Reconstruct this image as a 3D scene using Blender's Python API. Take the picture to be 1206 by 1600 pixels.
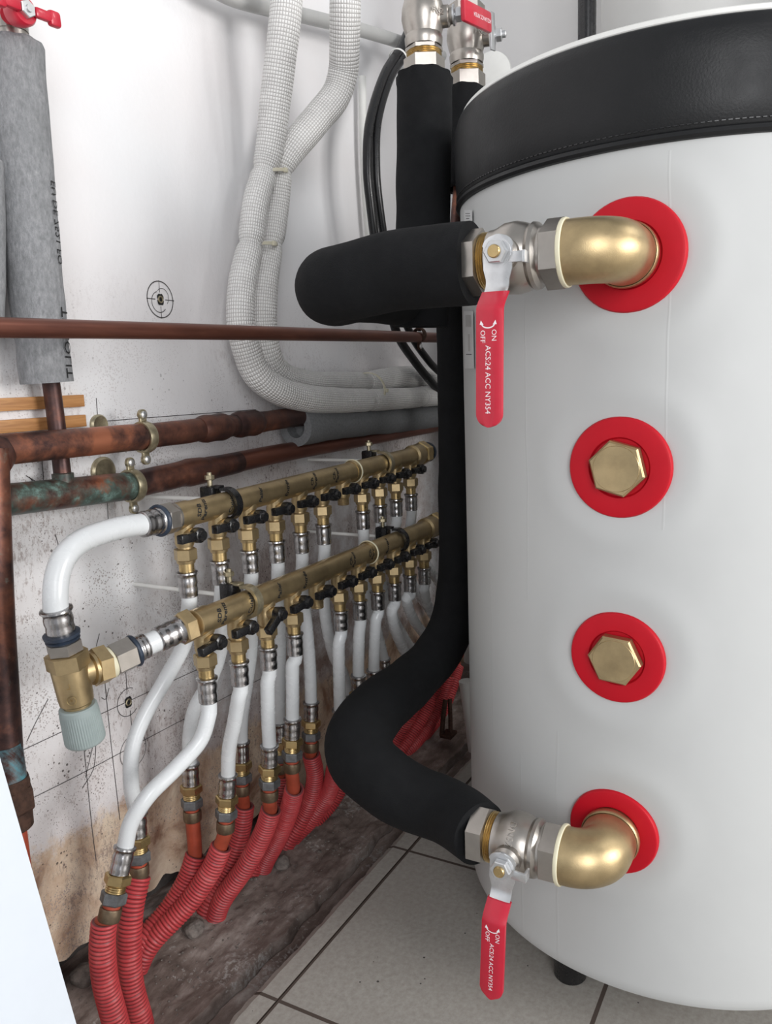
import bpy, bmesh, math, random
from mathutils import Vector as V, Matrix, noise
from math import sin, cos, pi
random.seed(7)
C = bpy.context.scene.collection
for o in list(bpy.data.objects): bpy.data.objects.remove(o)

# ------------------------------------------------------------------ camera, world, lights
FP = 1252.6                       # focal length in pixels of the 1206x1600 frame
CAM = V((0, 0, 0.6325))
yaw, pitch, roll = math.radians(29.0247), math.radians(9.3676), math.radians(-2.1227)
fwd = V((cos(yaw)*cos(pitch), sin(yaw)*cos(pitch), -sin(pitch)))
rt0 = V((sin(yaw), -cos(yaw), 0)); up0 = rt0.cross(fwd)
RT = rt0*cos(roll) + up0*sin(roll); UP = -rt0*sin(roll) + up0*cos(roll)
cd = bpy.data.cameras.new('camera'); cam = bpy.data.objects.new('camera', cd); C.objects.link(cam)
cd.sensor_fit = 'VERTICAL'; cd.sensor_height = 36; cd.lens = FP/1600*36; cd.clip_start = .02
M = Matrix((RT, UP, -fwd)).transposed().to_4x4(); M.translation = CAM
cam.matrix_world = M
bpy.context.scene.camera = cam
vs = bpy.context.scene.view_settings
vs.view_transform = 'Standard'; vs.look = 'None'; vs.gamma = 1; vs.use_curve_mapping = False
vs.exposure = 0.0
wd = bpy.data.worlds.new('world'); bpy.context.scene.world = wd; wd.use_nodes = True
wd.node_tree.nodes['Background'].inputs[0].default_value = (.93, .96, 1, 1)
wd.node_tree.nodes['Background'].inputs[1].default_value = .48

def area(name, loc, target, sx, sy, power, col=(1, 1, 1)):
    l = bpy.data.lights.new(name, 'AREA'); l.shape = 'RECTANGLE'; l.size = sx; l.size_y = sy
    l.energy = power; l.color = col
    o = bpy.data.objects.new(name, l); C.objects.link(o); o.location = loc
    o.rotation_euler = (V(target)-V(loc)).to_track_quat('-Z', 'Y').to_euler()
    return o
area('window_daylight', (.60, -2.6, 1.0), (.7, .6, .45), 1.2, 1.2, 66, (1, .985, .97))
area('left_fill', (-1.5, -1.3, 1.2), (.8, .3, .5), 1.0, 1.6, 38, (.98, .98, 1))  # added soft fill from behind the camera, no known opening there

area('high_window_daylight', (1.75, -1.35, 2.25), (.95, .7, .95), .7, .6, 20, (1, .99, .98))

# ------------------------------------------------------------------ where things stand: a pixel of the photo seen on a plane of the room
def ray(px, py): return RT*((px-603)/FP) - UP*((py-800)/FP) + fwd
def oy(px, py, y):
    d = ray(px, py); return CAM + d*(y/d.y)
def oz(px, py, z):
    d = ray(px, py); return CAM + d*((z-CAM.z)/d.z)
def ox(px, py, x):
    d = ray(px, py); return CAM + d*(x/d.x)

# ------------------------------------------------------------------ materials
def nodes(name):
    m = bpy.data.materials.new(name); m.use_nodes = True
    nt = m.node_tree; return m, nt, nt.nodes['Principled BSDF']
def mth(nt, op, a, b=None, c=None):
    n = nt.nodes.new('ShaderNodeMath'); n.operation = op
    for i, v in enumerate((a, b, c)):
        if v is None: continue
        if isinstance(v, (int, float)): n.inputs[i].default_value = v
        else: nt.links.new(v, n.inputs[i])
    return n.outputs[0]
def tex(nt, scale, detail=4, rough=.55, vec=None, dist=0.):
    n = nt.nodes.new('ShaderNodeTexNoise'); n.inputs['Scale'].default_value = scale
    n.inputs['Detail'].default_value = detail; n.inputs['Roughness'].default_value = rough
    n.inputs['Distortion'].default_value = dist
    if vec is None: vec = coord(nt)
    nt.links.new(vec, n.inputs['Vector']); return n.outputs['Fac']
def coord(nt, kind='Object'):
    for n in nt.nodes:
        if n.type == 'TEX_COORD': return n.outputs[kind]
    return nt.nodes.new('ShaderNodeTexCoord').outputs[kind]
def scaled(nt, s, kind='Object'):
    n = nt.nodes.new('ShaderNodeMapping'); n.inputs['Scale'].default_value = s
    nt.links.new(coord(nt, kind), n.inputs['Vector']); return n.outputs[0]
def ramp(nt, fac, stops):
    n = nt.nodes.new('ShaderNodeValToRGB'); nt.links.new(fac, n.inputs[0])
    e = n.color_ramp.elements
    while len(e) < len(stops): e.new(.5)
    for i, (p, c) in enumerate(stops):
        e[i].position = p; e[i].color = (*c, 1) if not isinstance(c, (int, float)) else (c, c, c, 1)
    return n.outputs[0]
def mix(nt, f, a, b, mode='MIX'):
    n = nt.nodes.new('ShaderNodeMix'); n.data_type = 'RGBA'; n.blend_type = mode
    for i, v in ((0, f), (6, a), (7, b)):
        if isinstance(v, (int, float)): n.inputs[i].default_value = v
        elif isinstance(v, tuple): n.inputs[i].default_value = (*v, 1)
        else: nt.links.new(v, n.inputs[i])
    return n.outputs[2]
def bump(nt, bs, h, strength=.3, dist=.001):
    n = nt.nodes.new('ShaderNodeBump'); n.inputs['Strength'].default_value = strength
    n.inputs['Distance'].default_value = dist; nt.links.new(h, n.inputs['Height'])
    nt.links.new(n.outputs[0], bs.inputs['Normal'])
def mat(name, col, rough=.5, metal=0., vary=.12, vscale=60, bs_=0., bscale=400, bdist=.0006, coat=0., col2=None):
    m, nt, b = nodes(name)
    c2 = col2 or tuple(c*(1-vary*2) for c in col)
    f = tex(nt, vscale, 5, .6)
    nt.links.new(ramp(nt, f, [(.3, c2), (.62, col)]), b.inputs['Base Color'])
    b.inputs['Roughness'].default_value = rough; b.inputs['Metallic'].default_value = metal
    nt.links.new(mth(nt, 'MULTIPLY_ADD', tex(nt, vscale*2.3), .25, rough-.12), b.inputs['Roughness'])
    if bs_: bump(nt, b, tex(nt, bscale, 3), bs_, bdist)
    if coat: b.inputs['Coat Weight'].default_value = coat
    return m
MT = {}
MT['vinyl'] = mat('grey_white_vinyl', (.50, .51, .505), .5, vary=.015, vscale=9, bs_=.25, bscale=45, bdist=.002)
_m = MT['vinyl']; _nt = _m.node_tree; _b = _nt.nodes['Principled BSDF']      # welded vertical creases of the jacket
_s = _nt.nodes.new('ShaderNodeSeparateXYZ'); _nt.links.new(coord(_nt), _s.inputs[0])
_h = None
for _y, _z0, _z1, _w in ((.072, .0, .30, .0016), (.115, .02, .26, .0012), (.155, .25, .62, .0010), (-.02, .5, .8, .0012), (.105, .42, .70, .0009)):
    _d = mth(_nt, 'ABSOLUTE', mth(_nt, 'SUBTRACT', mth(_nt, 'MULTIPLY_ADD', tex(_nt, 6, 2), .010, _s.outputs[1]), _y))
    _g = mth(_nt, 'MULTIPLY', mth(_nt, 'MAXIMUM', mth(_nt, 'MULTIPLY_ADD', _d, -1/_w, 1.), 0.), mth(_nt, 'MULTIPLY', mth(_nt, 'GREATER_THAN', _s.outputs[2], _z0), mth(_nt, 'LESS_THAN', _s.outputs[2], _z1)))
    _h = _g if _h is None else mth(_nt, 'MAXIMUM', _h, _g)
bump(_nt, _b, mth(_nt, 'MULTIPLY_ADD', _h, .22, tex(_nt, 16, 3)), .3, .002)
MT['lid'] = mat('white_lid', (.78, .78, .75), .5, vary=.02)
MT['blackvinyl'] = mat('black_vinyl', (.0085, .009, .010), .45, vary=.1, vscale=20, bs_=.3, bscale=500)
MT['foam'] = mat('black_rubber_foam', (.0065, .007, .008), .9, vary=.12, vscale=30, bs_=.6, bscale=900, bdist=.0008)
for k_, v_ in (('foam', .25), ('blackvinyl', .32)):
    MT[k_].node_tree.nodes['Principled BSDF'].inputs['Specular IOR Level'].default_value = v_
MT['redrubber'] = mat('red_rubber', (.50, .003, .014), .5, vary=.04, vscale=30)
MT['brass'] = mat('cast_brass', (.53, .405, .225), .38, .9, vary=.14, vscale=35, bs_=.35, bscale=1500, bdist=.0003)
MT['brass2'] = mat('turned_brass', (.60, .44, .21), .30, .95, vary=.12, vscale=60, bs_=.1, bscale=1200, bdist=.0002)
MT['nickel'] = mat('nickel_plate', (.44, .41, .375), .33, .95, vary=.08, vscale=40, bs_=.1, bscale=800, bdist=.0003)
MT['steel'] = mat('zinc_steel', (.66, .67, .68), .32, .85, vary=.08, vscale=70)
MT['chrome'] = mat('stainless_press_sleeve', (.50, .49, .49), .24, 1., vary=.18, vscale=70, bs_=.1, bscale=300, bdist=.0004)
MT['zinc'] = mat('dull_grey_nut', (.20, .205, .21), .5, .6, vary=.25, vscale=120, bs_=.4, bscale=900)
MT['zincyel'] = mat('yellow_zinc', (.50, .44, .30), .35, .8, vary=.2, vscale=120)
MT['redrubber'].node_tree.nodes['Principled BSDF'].inputs['Specular IOR Level'].default_value = .28
MT['grip'] = mat('red_plastic_grip', (.50, .009, .032), .38, vary=.05, vscale=60, coat=.2)
MT['whiteink'] = mat('white_print', (.85, .78, .80), .6, vary=0.)
MT['blackink'] = mat('black_marker', (.012, .012, .012), .6, vary=0.)
MT['pencil'] = mat('pencil_line', (.10, .09, .09), .8, vary=.3, vscale=200)
MT['blackpl'] = mat('black_plastic', (.010, .010, .011), .28, vary=.1, vscale=80)
MT['pex'] = mat('white_pipe_plastic', (.66, .68, .69), .26, vary=.02, vscale=30)
MT['pexring'] = mat('navy_plastic_ring', (.028, .042, .068), .45, vary=.2, vscale=100)
MT['greycap'] = mat('grey_green_cap', (.30, .355, .35), .45, vary=.04)
MT['greypvc'] = mat('grey_pvc', (.47, .47, .46), .35, vary=.08, vscale=10)
MT['redpipe'] = mat('rust_red_pipe', (.40, .07, .035), .45, vary=.15, vscale=60)
MT['conduit'] = None
MT['bronze'] = mat('dark_bronze', (.24, .18, .12), .42, .8, vary=.2, vscale=120)
MT['rubber'] = mat('black_cable', (.012, .012, .013), .3, vary=.1)
MT['tie'] = mat('yellowed_nylon', (.68, .64, .50), .4, vary=.1)
MT['paper'] = mat('label_paper', (.62, .63, .63), .5, vary=.05)
MT['stone'] = mat('rubble_stone', (.22, .19, .17), .9, vary=.3, vscale=150, bs_=.6, bscale=500)
MT['foundation'] = mat('dark_foundation', (.09, .08, .075), .95, vary=.3, vscale=50, bs_=.8, bscale=150, bdist=.003)
MT['panel'] = mat('white_lacquered_panel', (.60, .645, .70), .35, vary=.01)
MT['rust'] = mat('rusty_iron', (.09, .045, .03), .8, .3, vary=.3, vscale=150)
MT['caulk'] = mat('cream_thread_seal', (.72, .68, .50), .5, vary=.05)
MT['boiler'] = mat('white_enamel', (.66, .66, .64), .35, vary=.01)

def m_greyfoam():
    m, nt, b = nodes('grey_fibrous_foam')
    n = tex(nt, 1, 6, .75, scaled(nt, (260, 260, 120)))
    n2 = tex(nt, 22, 3)
    c = ramp(nt, n, [(.3, (.15, .155, .16)), (.52, (.25, .255, .265)), (.75, (.38, .38, .39))])
    c = mix(nt, ramp(nt, n2, [(.4, 0.), (.7, .45)]), c, (.19, .195, .20))
    nt.links.new(c, b.inputs['Base Color']); b.inputs['Roughness'].default_value = .85
    bump(nt, b, n, .9, .0015); return m
MT['greyfoam'] = m_greyfoam()
def m_darkfoam():
    m, nt, b = nodes('dark_grey_pipe_sleeve')
    n = tex(nt, 300, 4)
    nt.links.new(ramp(nt, n, [(.3, (.13, .135, .14)), (.7, (.19, .195, .20))]), b.inputs['Base Color'])
    b.inputs['Roughness'].default_value = .7; bump(nt, b, n, .4, .0006); return m
MT['darkfoam'] = m_darkfoam()
def m_copper(name, green=0., bright=.5, orange=(.42, .155, .085), tint=None):
    m, nt, b = nodes(name)
    n1 = tex(nt, 14, 5, .6, dist=.6); n2 = tex(nt, 60, 5, .7); n3 = tex(nt, 9, 6, .65, dist=1.2)
    f = mth(nt, 'MULTIPLY_ADD', n2, .35, mth(nt, 'MULTIPLY', n1, .7))
    c = ramp(nt, f, [(.36, (.030, .022, .023)), (.47-.03*bright, (.085, .045, .040)), (.56-.06*bright, (.20, .085, .058)), (.66-.05*bright, orange)])
    if green: 
        g = ramp(nt, mth(nt, 'MULTIPLY_ADD', n2, .3, mth(nt, 'MULTIPLY', n3, .7)), [(.53-.13*green, 0.), (.62-.1*green, 1.)])
        gc = ramp(nt, n2, [(.38, (.035, .042, .036)), (.56, (.065, .095, .080)), (.72, (.17, .27, .24))])
        if tint: gc = tint
        c = mix(nt, g, c, gc)
        nt.links.new(mth(nt, 'MULTIPLY_ADD', g, -.6, .75), b.inputs['Metallic'])
    else: b.inputs['Metallic'].default_value = .7
    nt.links.new(c, b.inputs['Base Color'])
    nt.links.new(mth(nt, 'MULTIPLY_ADD', n2, .45, .22), b.inputs['Roughness'])
    bump(nt, b, n2, .4, .0006); return m
MT['copper'] = m_copper('aged_copper')
MT['copperblue'] = m_copper('copper_with_blue_verdigris', .75, -.4, (.3, .12, .08), (.10, .30, .36))
MT['copperleft'] = m_copper('mottled_dark_copper', .05, -.1, (.34, .13, .075))
MT['copperdark'] = m_copper('dark_tarnished_copper', 0, -1.2, (.36, .14, .085))
MT['coppergreen'] = m_copper('green_patina_copper', 1., .2)
MT['coppersome'] = m_copper('copper_with_verdigris', .25, .3)
def m_smooth_copper():
    m, nt, b = nodes('brown_copper_pipe')
    n = tex(nt, 1, 4, .6, scaled(nt, (8, 60, 60)))
    nt.links.new(ramp(nt, n, [(.3, (.115, .045, .033)), (.6, (.20, .075, .05)), (.8, (.28, .11, .07))]), b.inputs['Base Color'])
    b.inputs['Metallic'].default_value = .65; b.inputs['Roughness'].default_value = .38; return m
MT['brown'] = m_smooth_copper()
def m_braid():
    m, nt, b = nodes('white_braided_sleeve')
    uv = coord(nt, 'UV'); s = nt.nodes.new('ShaderNodeSeparateXYZ'); nt.links.new(uv, s.inputs[0])
    a = mth(nt, 'ABSOLUTE', mth(nt, 'SINE', mth(nt, 'MULTIPLY', s.outputs[0], 2*pi*17)))
    r = mth(nt, 'ABSOLUTE', mth(nt, 'SINE', mth(nt, 'MULTIPLY', s.outputs[1], pi/.0042)))
    h = mth(nt, 'MULTIPLY', mth(nt, 'POWER', a, .6), mth(nt, 'POWER', r, .6))
    dirt = tex(nt, 40, 5, .7)
    base = mix(nt, ramp(nt, dirt, [(.35, .35), (.55, 0.)]), (.88, .87, .85), (.58, .56, .55))
    c = mix(nt, ramp(nt, h, [(.12, 1.), (.5, 0.)]), base, (.60, .58, .56))
    nt.links.new(c, b.inputs['Base Color']); b.inputs['Roughness'].default_value = .6
    bump(nt, b, h, .9, .0016); return m
MT['braid'] = m_braid()
def m_conduit():
    m, nt, b = nodes('red_corrugated_plastic')
    s = nt.nodes.new('ShaderNodeSeparateXYZ'); nt.links.new(coord(nt, 'UV'), s.inputs[0])
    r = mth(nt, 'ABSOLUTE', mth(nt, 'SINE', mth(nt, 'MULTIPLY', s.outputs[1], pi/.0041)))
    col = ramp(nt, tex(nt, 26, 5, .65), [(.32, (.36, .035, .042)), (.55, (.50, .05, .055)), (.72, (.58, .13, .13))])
    groove_dark = mth(nt, 'MULTIPLY', ramp(nt, r, [(.12, 1.), (.55, 0.)]), ramp(nt, tex(nt, 18, 4), [(.35, .55), (.65, 1.)]))  # grooves between the ridges coloured darker, unevenly
    nt.links.new(mix(nt, groove_dark, col, (.075, .035, .035)), b.inputs['Base Color']); b.inputs['Roughness'].default_value = .45
    return m
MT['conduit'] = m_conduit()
def m_weave_plain():
    m, nt, b = nodes('white_foil_sleeve')
    uv = coord(nt, 'UV'); s = nt.nodes.new('ShaderNodeSeparateXYZ'); nt.links.new(uv, s.inputs[0])
    a = mth(nt, 'ABSOLUTE', mth(nt, 'SINE', mth(nt, 'MULTIPLY', s.outputs[0], 2*pi*20)))
    nt.links.new(mix(nt, a, (.58, .57, .55), (.72, .71, .69)), b.inputs['Base Color'])
    b.inputs['Roughness'].default_value = .5; bump(nt, b, a, .6, .001); return m
MT['weave'] = m_weave_plain()
def m_wood():
    m, nt, b = nodes('varnished_pine')
    n = tex(nt, 1, 4, .6, scaled(nt, (12, 90, 160)), .8)
    nt.links.new(ramp(nt, n, [(.3, (.34, .15, .05)), (.55, (.52, .26, .10)), (.75, (.60, .34, .15))]), b.inputs['Base Color'])
    b.inputs['Roughness'].default_value = .5; return m
MT['wood'] = m_wood()
def m_wall():
    m, nt, b = nodes('dirty_white_plaster')
    co = coord(nt); s = nt.nodes.new('ShaderNodeSeparateXYZ'); nt.links.new(co, s.inputs[0])
    x, z = s.outputs[0], s.outputs[2]
    warp = tex(nt, 9, 5, .6); w2 = tex(nt, 4, 3)
    zz = mth(nt, 'MULTIPLY_ADD', warp, .12, z)              # z + wobble
    base = mix(nt, ramp(nt, w2, [(.35, 0.), (.7, 1.)]), (.81, .81, .82), (.785, .755, .755))
    # grime rising from the floor, thicker behind the pipes
    xf = nt.nodes.new('ShaderNodeMapRange'); nt.links.new(x, xf.inputs[0])
    xf.inputs[1].default_value = .60; xf.inputs[2].default_value = .95; xf.inputs[3].default_value = 0; xf.inputs[4].default_value = 1
    grime = tex(nt, 30, 6, .75); gr2 = tex(nt, 7, 4, .6)
    low = nt.nodes.new('ShaderNodeMapRange'); nt.links.new(zz, low.inputs[0])
    low.inputs[1].default_value = .70; low.inputs[2].default_value = .30; low.inputs[3].default_value = 0; low.inputs[4].default_value = 1
    gm = mth(nt, 'MULTIPLY', low.outputs[0], mth(nt, 'MULTIPLY_ADD', xf.outputs[0], .80, .16))
    gm = mth(nt, 'MULTIPLY', gm, ramp(nt, mth(nt, 'MULTIPLY_ADD', gr2, .55, mth(nt, 'MULTIPLY', grime, .45)), [(.42, 0.), (.56, 1.)]))
    c = mix(nt, gm, base, (.33, .235, .195))
    # bare brown render under a torn edge
    edge = ramp(nt, mth(nt, 'MULTIPLY_ADD', tex(nt, 60, 6, .75), .07, mth(nt, 'MULTIPLY_ADD', z, 1., mth(nt, 'MULTIPLY', gr2, .06))), [(.215, 1.), (.232, 0.)])
    brown = ramp(nt, tex(nt, 16, 6, .7, dist=.5), [(.34, (.30, .17, .11)), (.48, (.58, .43, .31)), (.62, (.74, .62, .48))])
    c = mix(nt, edge, c, brown)
    # black specks, denser low down
    vo = nt.nodes.new('ShaderNodeTexVoronoi'); vo.inputs['Scale'].default_value = 150; nt.links.new(co, vo.inputs['Vector'])
    sp = mth(nt, 'LESS_THAN', vo.outputs['Distance'], mth(nt, 'MULTIPLY_ADD', tex(nt, 28, 3), .8, -.33))
    hz = nt.nodes.new('ShaderNodeMapRange'); nt.links.new(z, hz.inputs[0])
    hz.inputs[1].default_value = .78; hz.inputs[2].default_value = .45; hz.inputs[3].default_value = .0; hz.inputs[4].default_value = .85
    c = mix(nt, mth(nt, 'MULTIPLY', sp, hz.outputs[0]), c, (.06, .045, .04))
    vo2 = nt.nodes.new('ShaderNodeTexVoronoi'); vo2.inputs['Scale'].default_value = 380; nt.links.new(co, vo2.inputs['Vector'])
    sp2 = mth(nt, 'LESS_THAN', vo2.outputs['Distance'], mth(nt, 'MULTIPLY_ADD', tex(nt, 13, 4, .7), 1.3, -.44))
    c = mix(nt, mth(nt, 'MULTIPLY', sp2, mth(nt, 'MULTIPLY', hz.outputs[0], .8)), c, (.33, .28, .27))
    st = tex(nt, 1, 6, .8, scaled(nt, (190, 190, 75)))
    c = mix(nt, mth(nt, 'MULTIPLY', hz.outputs[0], ramp(nt, mth(nt, 'MULTIPLY_ADD', gr2, .35, mth(nt, 'MULTIPLY', st, .65)), [(.54, 0.), (.60, .75)])), c, (.24, .17, .15))
    nt.links.new(c, b.inputs['Base Color']); b.inputs['Roughness'].default_value = .6
    bump(nt, b, mth(nt, 'ADD', tex(nt, 120, 4), mth(nt, 'MULTIPLY', warp, 2.)), .35, .0012); return m
MT['wall'] = m_wall()
MT['backwall'] = mat('white_painted_wall', (.82, .81, .80), .6, vary=.02, vscale=5)
def m_tile():
    m, nt, b = nodes('grey_brown_floor_tile')
    co = coord(nt); s = nt.nodes.new('ShaderNodeSeparateXYZ'); nt.links.new(co, s.inputs[0])
    n = tex(nt, 160, 3, .7); n2 = tex(nt, 12, 3)
    c = ramp(nt, n, [(.3, (.30, .28, .25)), (.7, (.40, .38, .35))])
    c = mix(nt, ramp(nt, n2, [(.45, 0.), (.75, .3)]), c, (.30, .27, .24))
    vo = nt.nodes.new('ShaderNodeTexVoronoi'); vo.inputs['Scale'].default_value = 60; nt.links.new(co, vo.inputs['Vector'])
    c = mix(nt, mth(nt, 'LESS_THAN', vo.outputs['Distance'], mth(nt, 'MULTIPLY_ADD', tex(nt, 7, 2), .5, -.23)), c, (.05, .045, .04))
    lines = []
    for out, off in ((s.outputs[0], .584), (s.outputs[1], .4735)):
        a = mth(nt, 'PINGPONG', mth(nt, 'ADD', out, -off), .1485)
        lines.append(mth(nt, 'LESS_THAN', a, .0022))
    g = mth(nt, 'MAXIMUM', lines[0], lines[1])
    nt.links.new(mix(nt, g, c, (.075, .055, .045)), b.inputs['Base Color'])
    nt.links.new(mth(nt, 'MULTIPLY_ADD', g, .4, .42), b.inputs['Roughness'])
    bump(nt, b, mth(nt, 'MULTIPLY_ADD', g, -3., n), .3, .0006); return m
MT['tile'] = m_tile()
def m_concrete():
    m, nt, b = nodes('dirty_brown_concrete')
    n = tex(nt, 1, 8, .72, scaled(nt, (9, 26, 20)), .15); n2 = tex(nt, 170, 4, .7); n3 = tex(nt, 9, 3)
    c = ramp(nt, n, [(.32, (.10, .072, .06)), (.48, (.20, .155, .135)), (.58, (.30, .25, .225)), (.70, (.46, .42, .39))])
    c = mix(nt, ramp(nt, mth(nt, 'MULTIPLY', n2, n3), [(.33, 0.), (.40, .8)]), c, (.42, .40, .38))
    nt.links.new(c, b.inputs['Base Color']); b.inputs['Roughness'].default_value = .85
    bump(nt, b, mth(nt, 'ADD', n, mth(nt, 'MULTIPLY', n2, .5)), .6, .0025); return m
MT['concrete'] = m_concrete()
MT['redconcrete'] = mat('smooth_brown_screed', (.13, .095, .08), .7, vary=.25, vscale=25, bs_=.4, bscale=200)

# ------------------------------------------------------------------ mesh helpers
def fin(name, bm, m, parent=None, smooth=38, label=None):
    """link a bmesh (built in room coordinates) as one object"""
    bmesh.ops.recalc_face_normals(bm, faces=bm.faces)
    me = bpy.data.meshes.new(name)
    if parent is not None:
        p = parent; off = V((0, 0, 0))
        while p is not None: off += p.location; p = p.parent
        bmesh.ops.translate(bm, verts=bm.verts, vec=-off)
        org = V((0, 0, 0))
    else:
        c = V((0, 0, 0)); zs = 1e9
        for v in bm.verts: c += v.co; zs = min(zs, v.co.z)
        org = c/len(bm.verts); org.z = zs
        if name.split('_')[0] in ('floor', 'wall', 'trim'): org = V((0, 0, 0))
        bmesh.ops.translate(bm, verts=bm.verts, vec=-org)
    bm.to_mesh(me); bm.free(); me.materials.append(MT[m])
    for p in me.polygons: p.use_smooth = bool(smooth)
    if smooth: me.set_sharp_from_angle(angle=math.radians(smooth))
    o = bpy.data.objects.new(name, me); C.objects.link(o); o.location = org
    if parent is not None: o.parent = parent
    if label: o['label'] = label
    return o
def tag(o, label, cat, group=None, kind=None):
    o['label'] = label; o['category'] = cat
    if group: o['group'] = group
    if kind: o['kind'] = kind
    return o
def thing(name, loc, label, cat, group=None):
    o = bpy.data.objects.new(name, None); C.objects.link(o); o.location = loc; o.empty_display_size = .02
    return tag(o, label, cat, group)
def struct(name, bm, m, parent=None, smooth=38):
    o = fin(name, bm, m, parent, smooth); o['kind'] = 'structure'; return o
def frame(d):
    d = d.normalized(); a = V((0, 0, 1)) if abs(d.z) < .9 else V((1, 0, 0))
    u = d.cross(a).normalized(); return u, d.cross(u).normalized()
def lathe(bm, p, d, prof, seg=32, phase=0., capped=True, ref=None):
    """profile of (distance along d, radius) turned round the axis through p; seg=6 makes a hexagon"""
    d = V(d).normalized(); u, w = frame(d)
    if ref is not None: u = (V(ref)-d*V(ref).dot(d)).normalized(); w = d.cross(u)
    rings = []
    for t, r in prof:
        rings.append([bm.verts.new(V(p)+d*t+(u*cos(phase+2*pi*k/seg)+w*sin(phase+2*pi*k/seg))*r) for k in range(seg)])
    for a, b in zip(rings, rings[1:]):
        for k in range(seg): bm.faces.new((a[k], a[(k+1) % seg], b[(k+1) % seg], b[k]))
    if capped: bm.faces.new(rings[0][::-1]); bm.faces.new(rings[-1])
    return bm
def hexa(bm, p, d, t0, t1, r, ref=None, ch=.1):
    """hexagonal nut with chamfered corners: hex prism pinched at both ends"""
    c = (t1-t0)*ch*1.2
    return lathe(bm, p, d, [(t0, r*.90), (t0+c, r), (t1-c, r), (t1, r*.90)], 6, 0, True, ref)
def thread(bm, p, d, t0, t1, r, pitch=.0018, seg=28):
    n = max(2, int((t1-t0)/pitch)); pr = []
    for k in range(n):
        a = t0+(t1-t0)*k/n; h = (t1-t0)/n
        pr += [(a, r*.94), (a+h*.5, r)]
    pr.append((t1, r*.94)); return lathe(bm, p, d, pr, seg)
def cr(pts, n):
    """points along a Catmull-Rom curve, evenly in length"""
    P = [V(p) for p in pts]
    if len(P) == 2: return [P[0].lerp(P[1], i/n) for i in range(n+1)], [i/n for i in range(n+1)]
    Q = [P[0]*2-P[1]]+P+[P[-1]*2-P[-2]]; out = []; par = []
    K = 24
    for i in range(1, len(Q)-2):
        a, b, c, d = Q[i-1:i+3]
        for k in range(K):
            t = k/K
            out.append(.5*((2*b)+(c-a)*t+(2*a-5*b+4*c-d)*t*t+(3*b-a-3*c+d)*t**3)); par.append((i-1+t)/(len(P)-1))
    out.append(P[-1]); par.append(1.)
    L = [0.]
    for a, b in zip(out, out[1:]): L.append(L[-1]+(b-a).length)
    res = []; rp = []; j = 0
    for i in range(n+1):
        s = L[-1]*i/n
        while j < len(L)-2 and L[j+1] < s: j += 1
        t = (s-L[j])/max(1e-9, L[j+1]-L[j]); res.append(out[j].lerp(out[j+1], min(1, t))); rp.append(par[j]*(1-t)+par[j+1]*t)
    return res, rp
def plen(pts): return sum((V(b)-V(a)).length for a, b in zip(pts, pts[1:]))
def tube(bm, pts, rad, step=.004, seg=20, hollow=0., rf=None, wob=0., cap=True):
    """round tube along a smooth path; rad number or one per control point; rf(s, total, angle) scales it"""
    n = max(4, int(plen(pts)/step)); P, par = cr(pts, n)
    uvl = bm.loops.layers.uv.verify()
    u = None; rings = []; s = 0.; tot = plen(P); S = []
    for i, p in enumerate(P):
        t = (P[min(i+1, n)]-P[max(i-1, 0)]).normalized()
        if u is None: u, _ = frame(t)
        u = (u-t*u.dot(t)).normalized(); w = t.cross(u)
        if i: s += (P[i]-P[i-1]).length
        if isinstance(rad, (int, float)): r = rad
        else:
            q = par[i]*(len(rad)-1); k = min(int(q), len(rad)-2); r = rad[k]*(1-(q-k))+rad[k+1]*(q-k)
        ring = []
        for k in range(seg):
            a = 2*pi*k/seg; rr = r*(rf(s, tot, a) if rf else 1.)
            c = p+(u*cos(a)+w*sin(a))*rr
            if wob: c += (u*cos(a)+w*sin(a))*noise.noise(c*28)*wob
            ring.append(bm.verts.new(c))
        rings.append(ring); S.append(s)
        if i in (0, n): 
            if i == 0: e0 = (p, t, u, w, r)
            else: e1 = (p, t, u, w, r)
    for i, (a, b) in enumerate(zip(rings, rings[1:])):
        for k in range(seg):
            f = bm.faces.new((a[k], a[(k+1) % seg], b[(k+1) % seg], b[k]))
            for l, (uu, vv) in zip(f.loops, ((k/seg, S[i]), ((k+1)/seg, S[i]), ((k+1)/seg, S[i+1]), (k/seg, S[i+1]))): l[uvl].uv = (uu, vv)
    def end(ring, e, sgn):
        p, t, u, w, r = e
        if hollow:
            inn = [bm.verts.new(p+(v.co-p)*hollow) for v in ring]
            dee = [bm.verts.new(p+(v.co-p)*hollow+t*sgn*min(.02, tot*.2)) for v in ring]
            for k in range(seg):
                bm.faces.new((ring[k], ring[(k+1) % seg], inn[(k+1) % seg], inn[k]))
                bm.faces.new((inn[k], inn[(k+1) % seg], dee[(k+1) % seg], dee[k]))
            bm.faces.new(dee)
        elif cap: bm.faces.new(ring)
    end(rings[0], e0, 1); end(rings[-1], e1, -1)
    return P
def box(bm, c, s, rot=None, bev=0.):
    r = bmesh.ops.create_cube(bm, size=1.); vs_ = r['verts']
    m = Matrix.Diagonal((*s, 1)); m = (rot.to_4x4() if rot else Matrix()) @ m; m.translation = V(c)
    if bev:
        bmesh.ops.transform(bm, matrix=Matrix.Diagonal((*s, 1)), verts=vs_)
        es = list({e for v in vs_ for e in v.link_edges})
        g = bmesh.ops.bevel(bm, geom=es, offset=bev, segments=2, affect='EDGES', profile=.5)
        allv = list({v for f in g['faces'] for v in f.verts} | {v for v in vs_ if v.is_valid})
        m = rot.to_4x4() if rot else Matrix(); m.translation = V(c); bmesh.ops.transform(bm, matrix=m, verts=allv)
    else: bmesh.ops.transform(bm, matrix=m, verts=vs_)
    return bm
def basis(x, y, z): return Matrix((V(x), V(y), V(z))).transposed()
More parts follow.
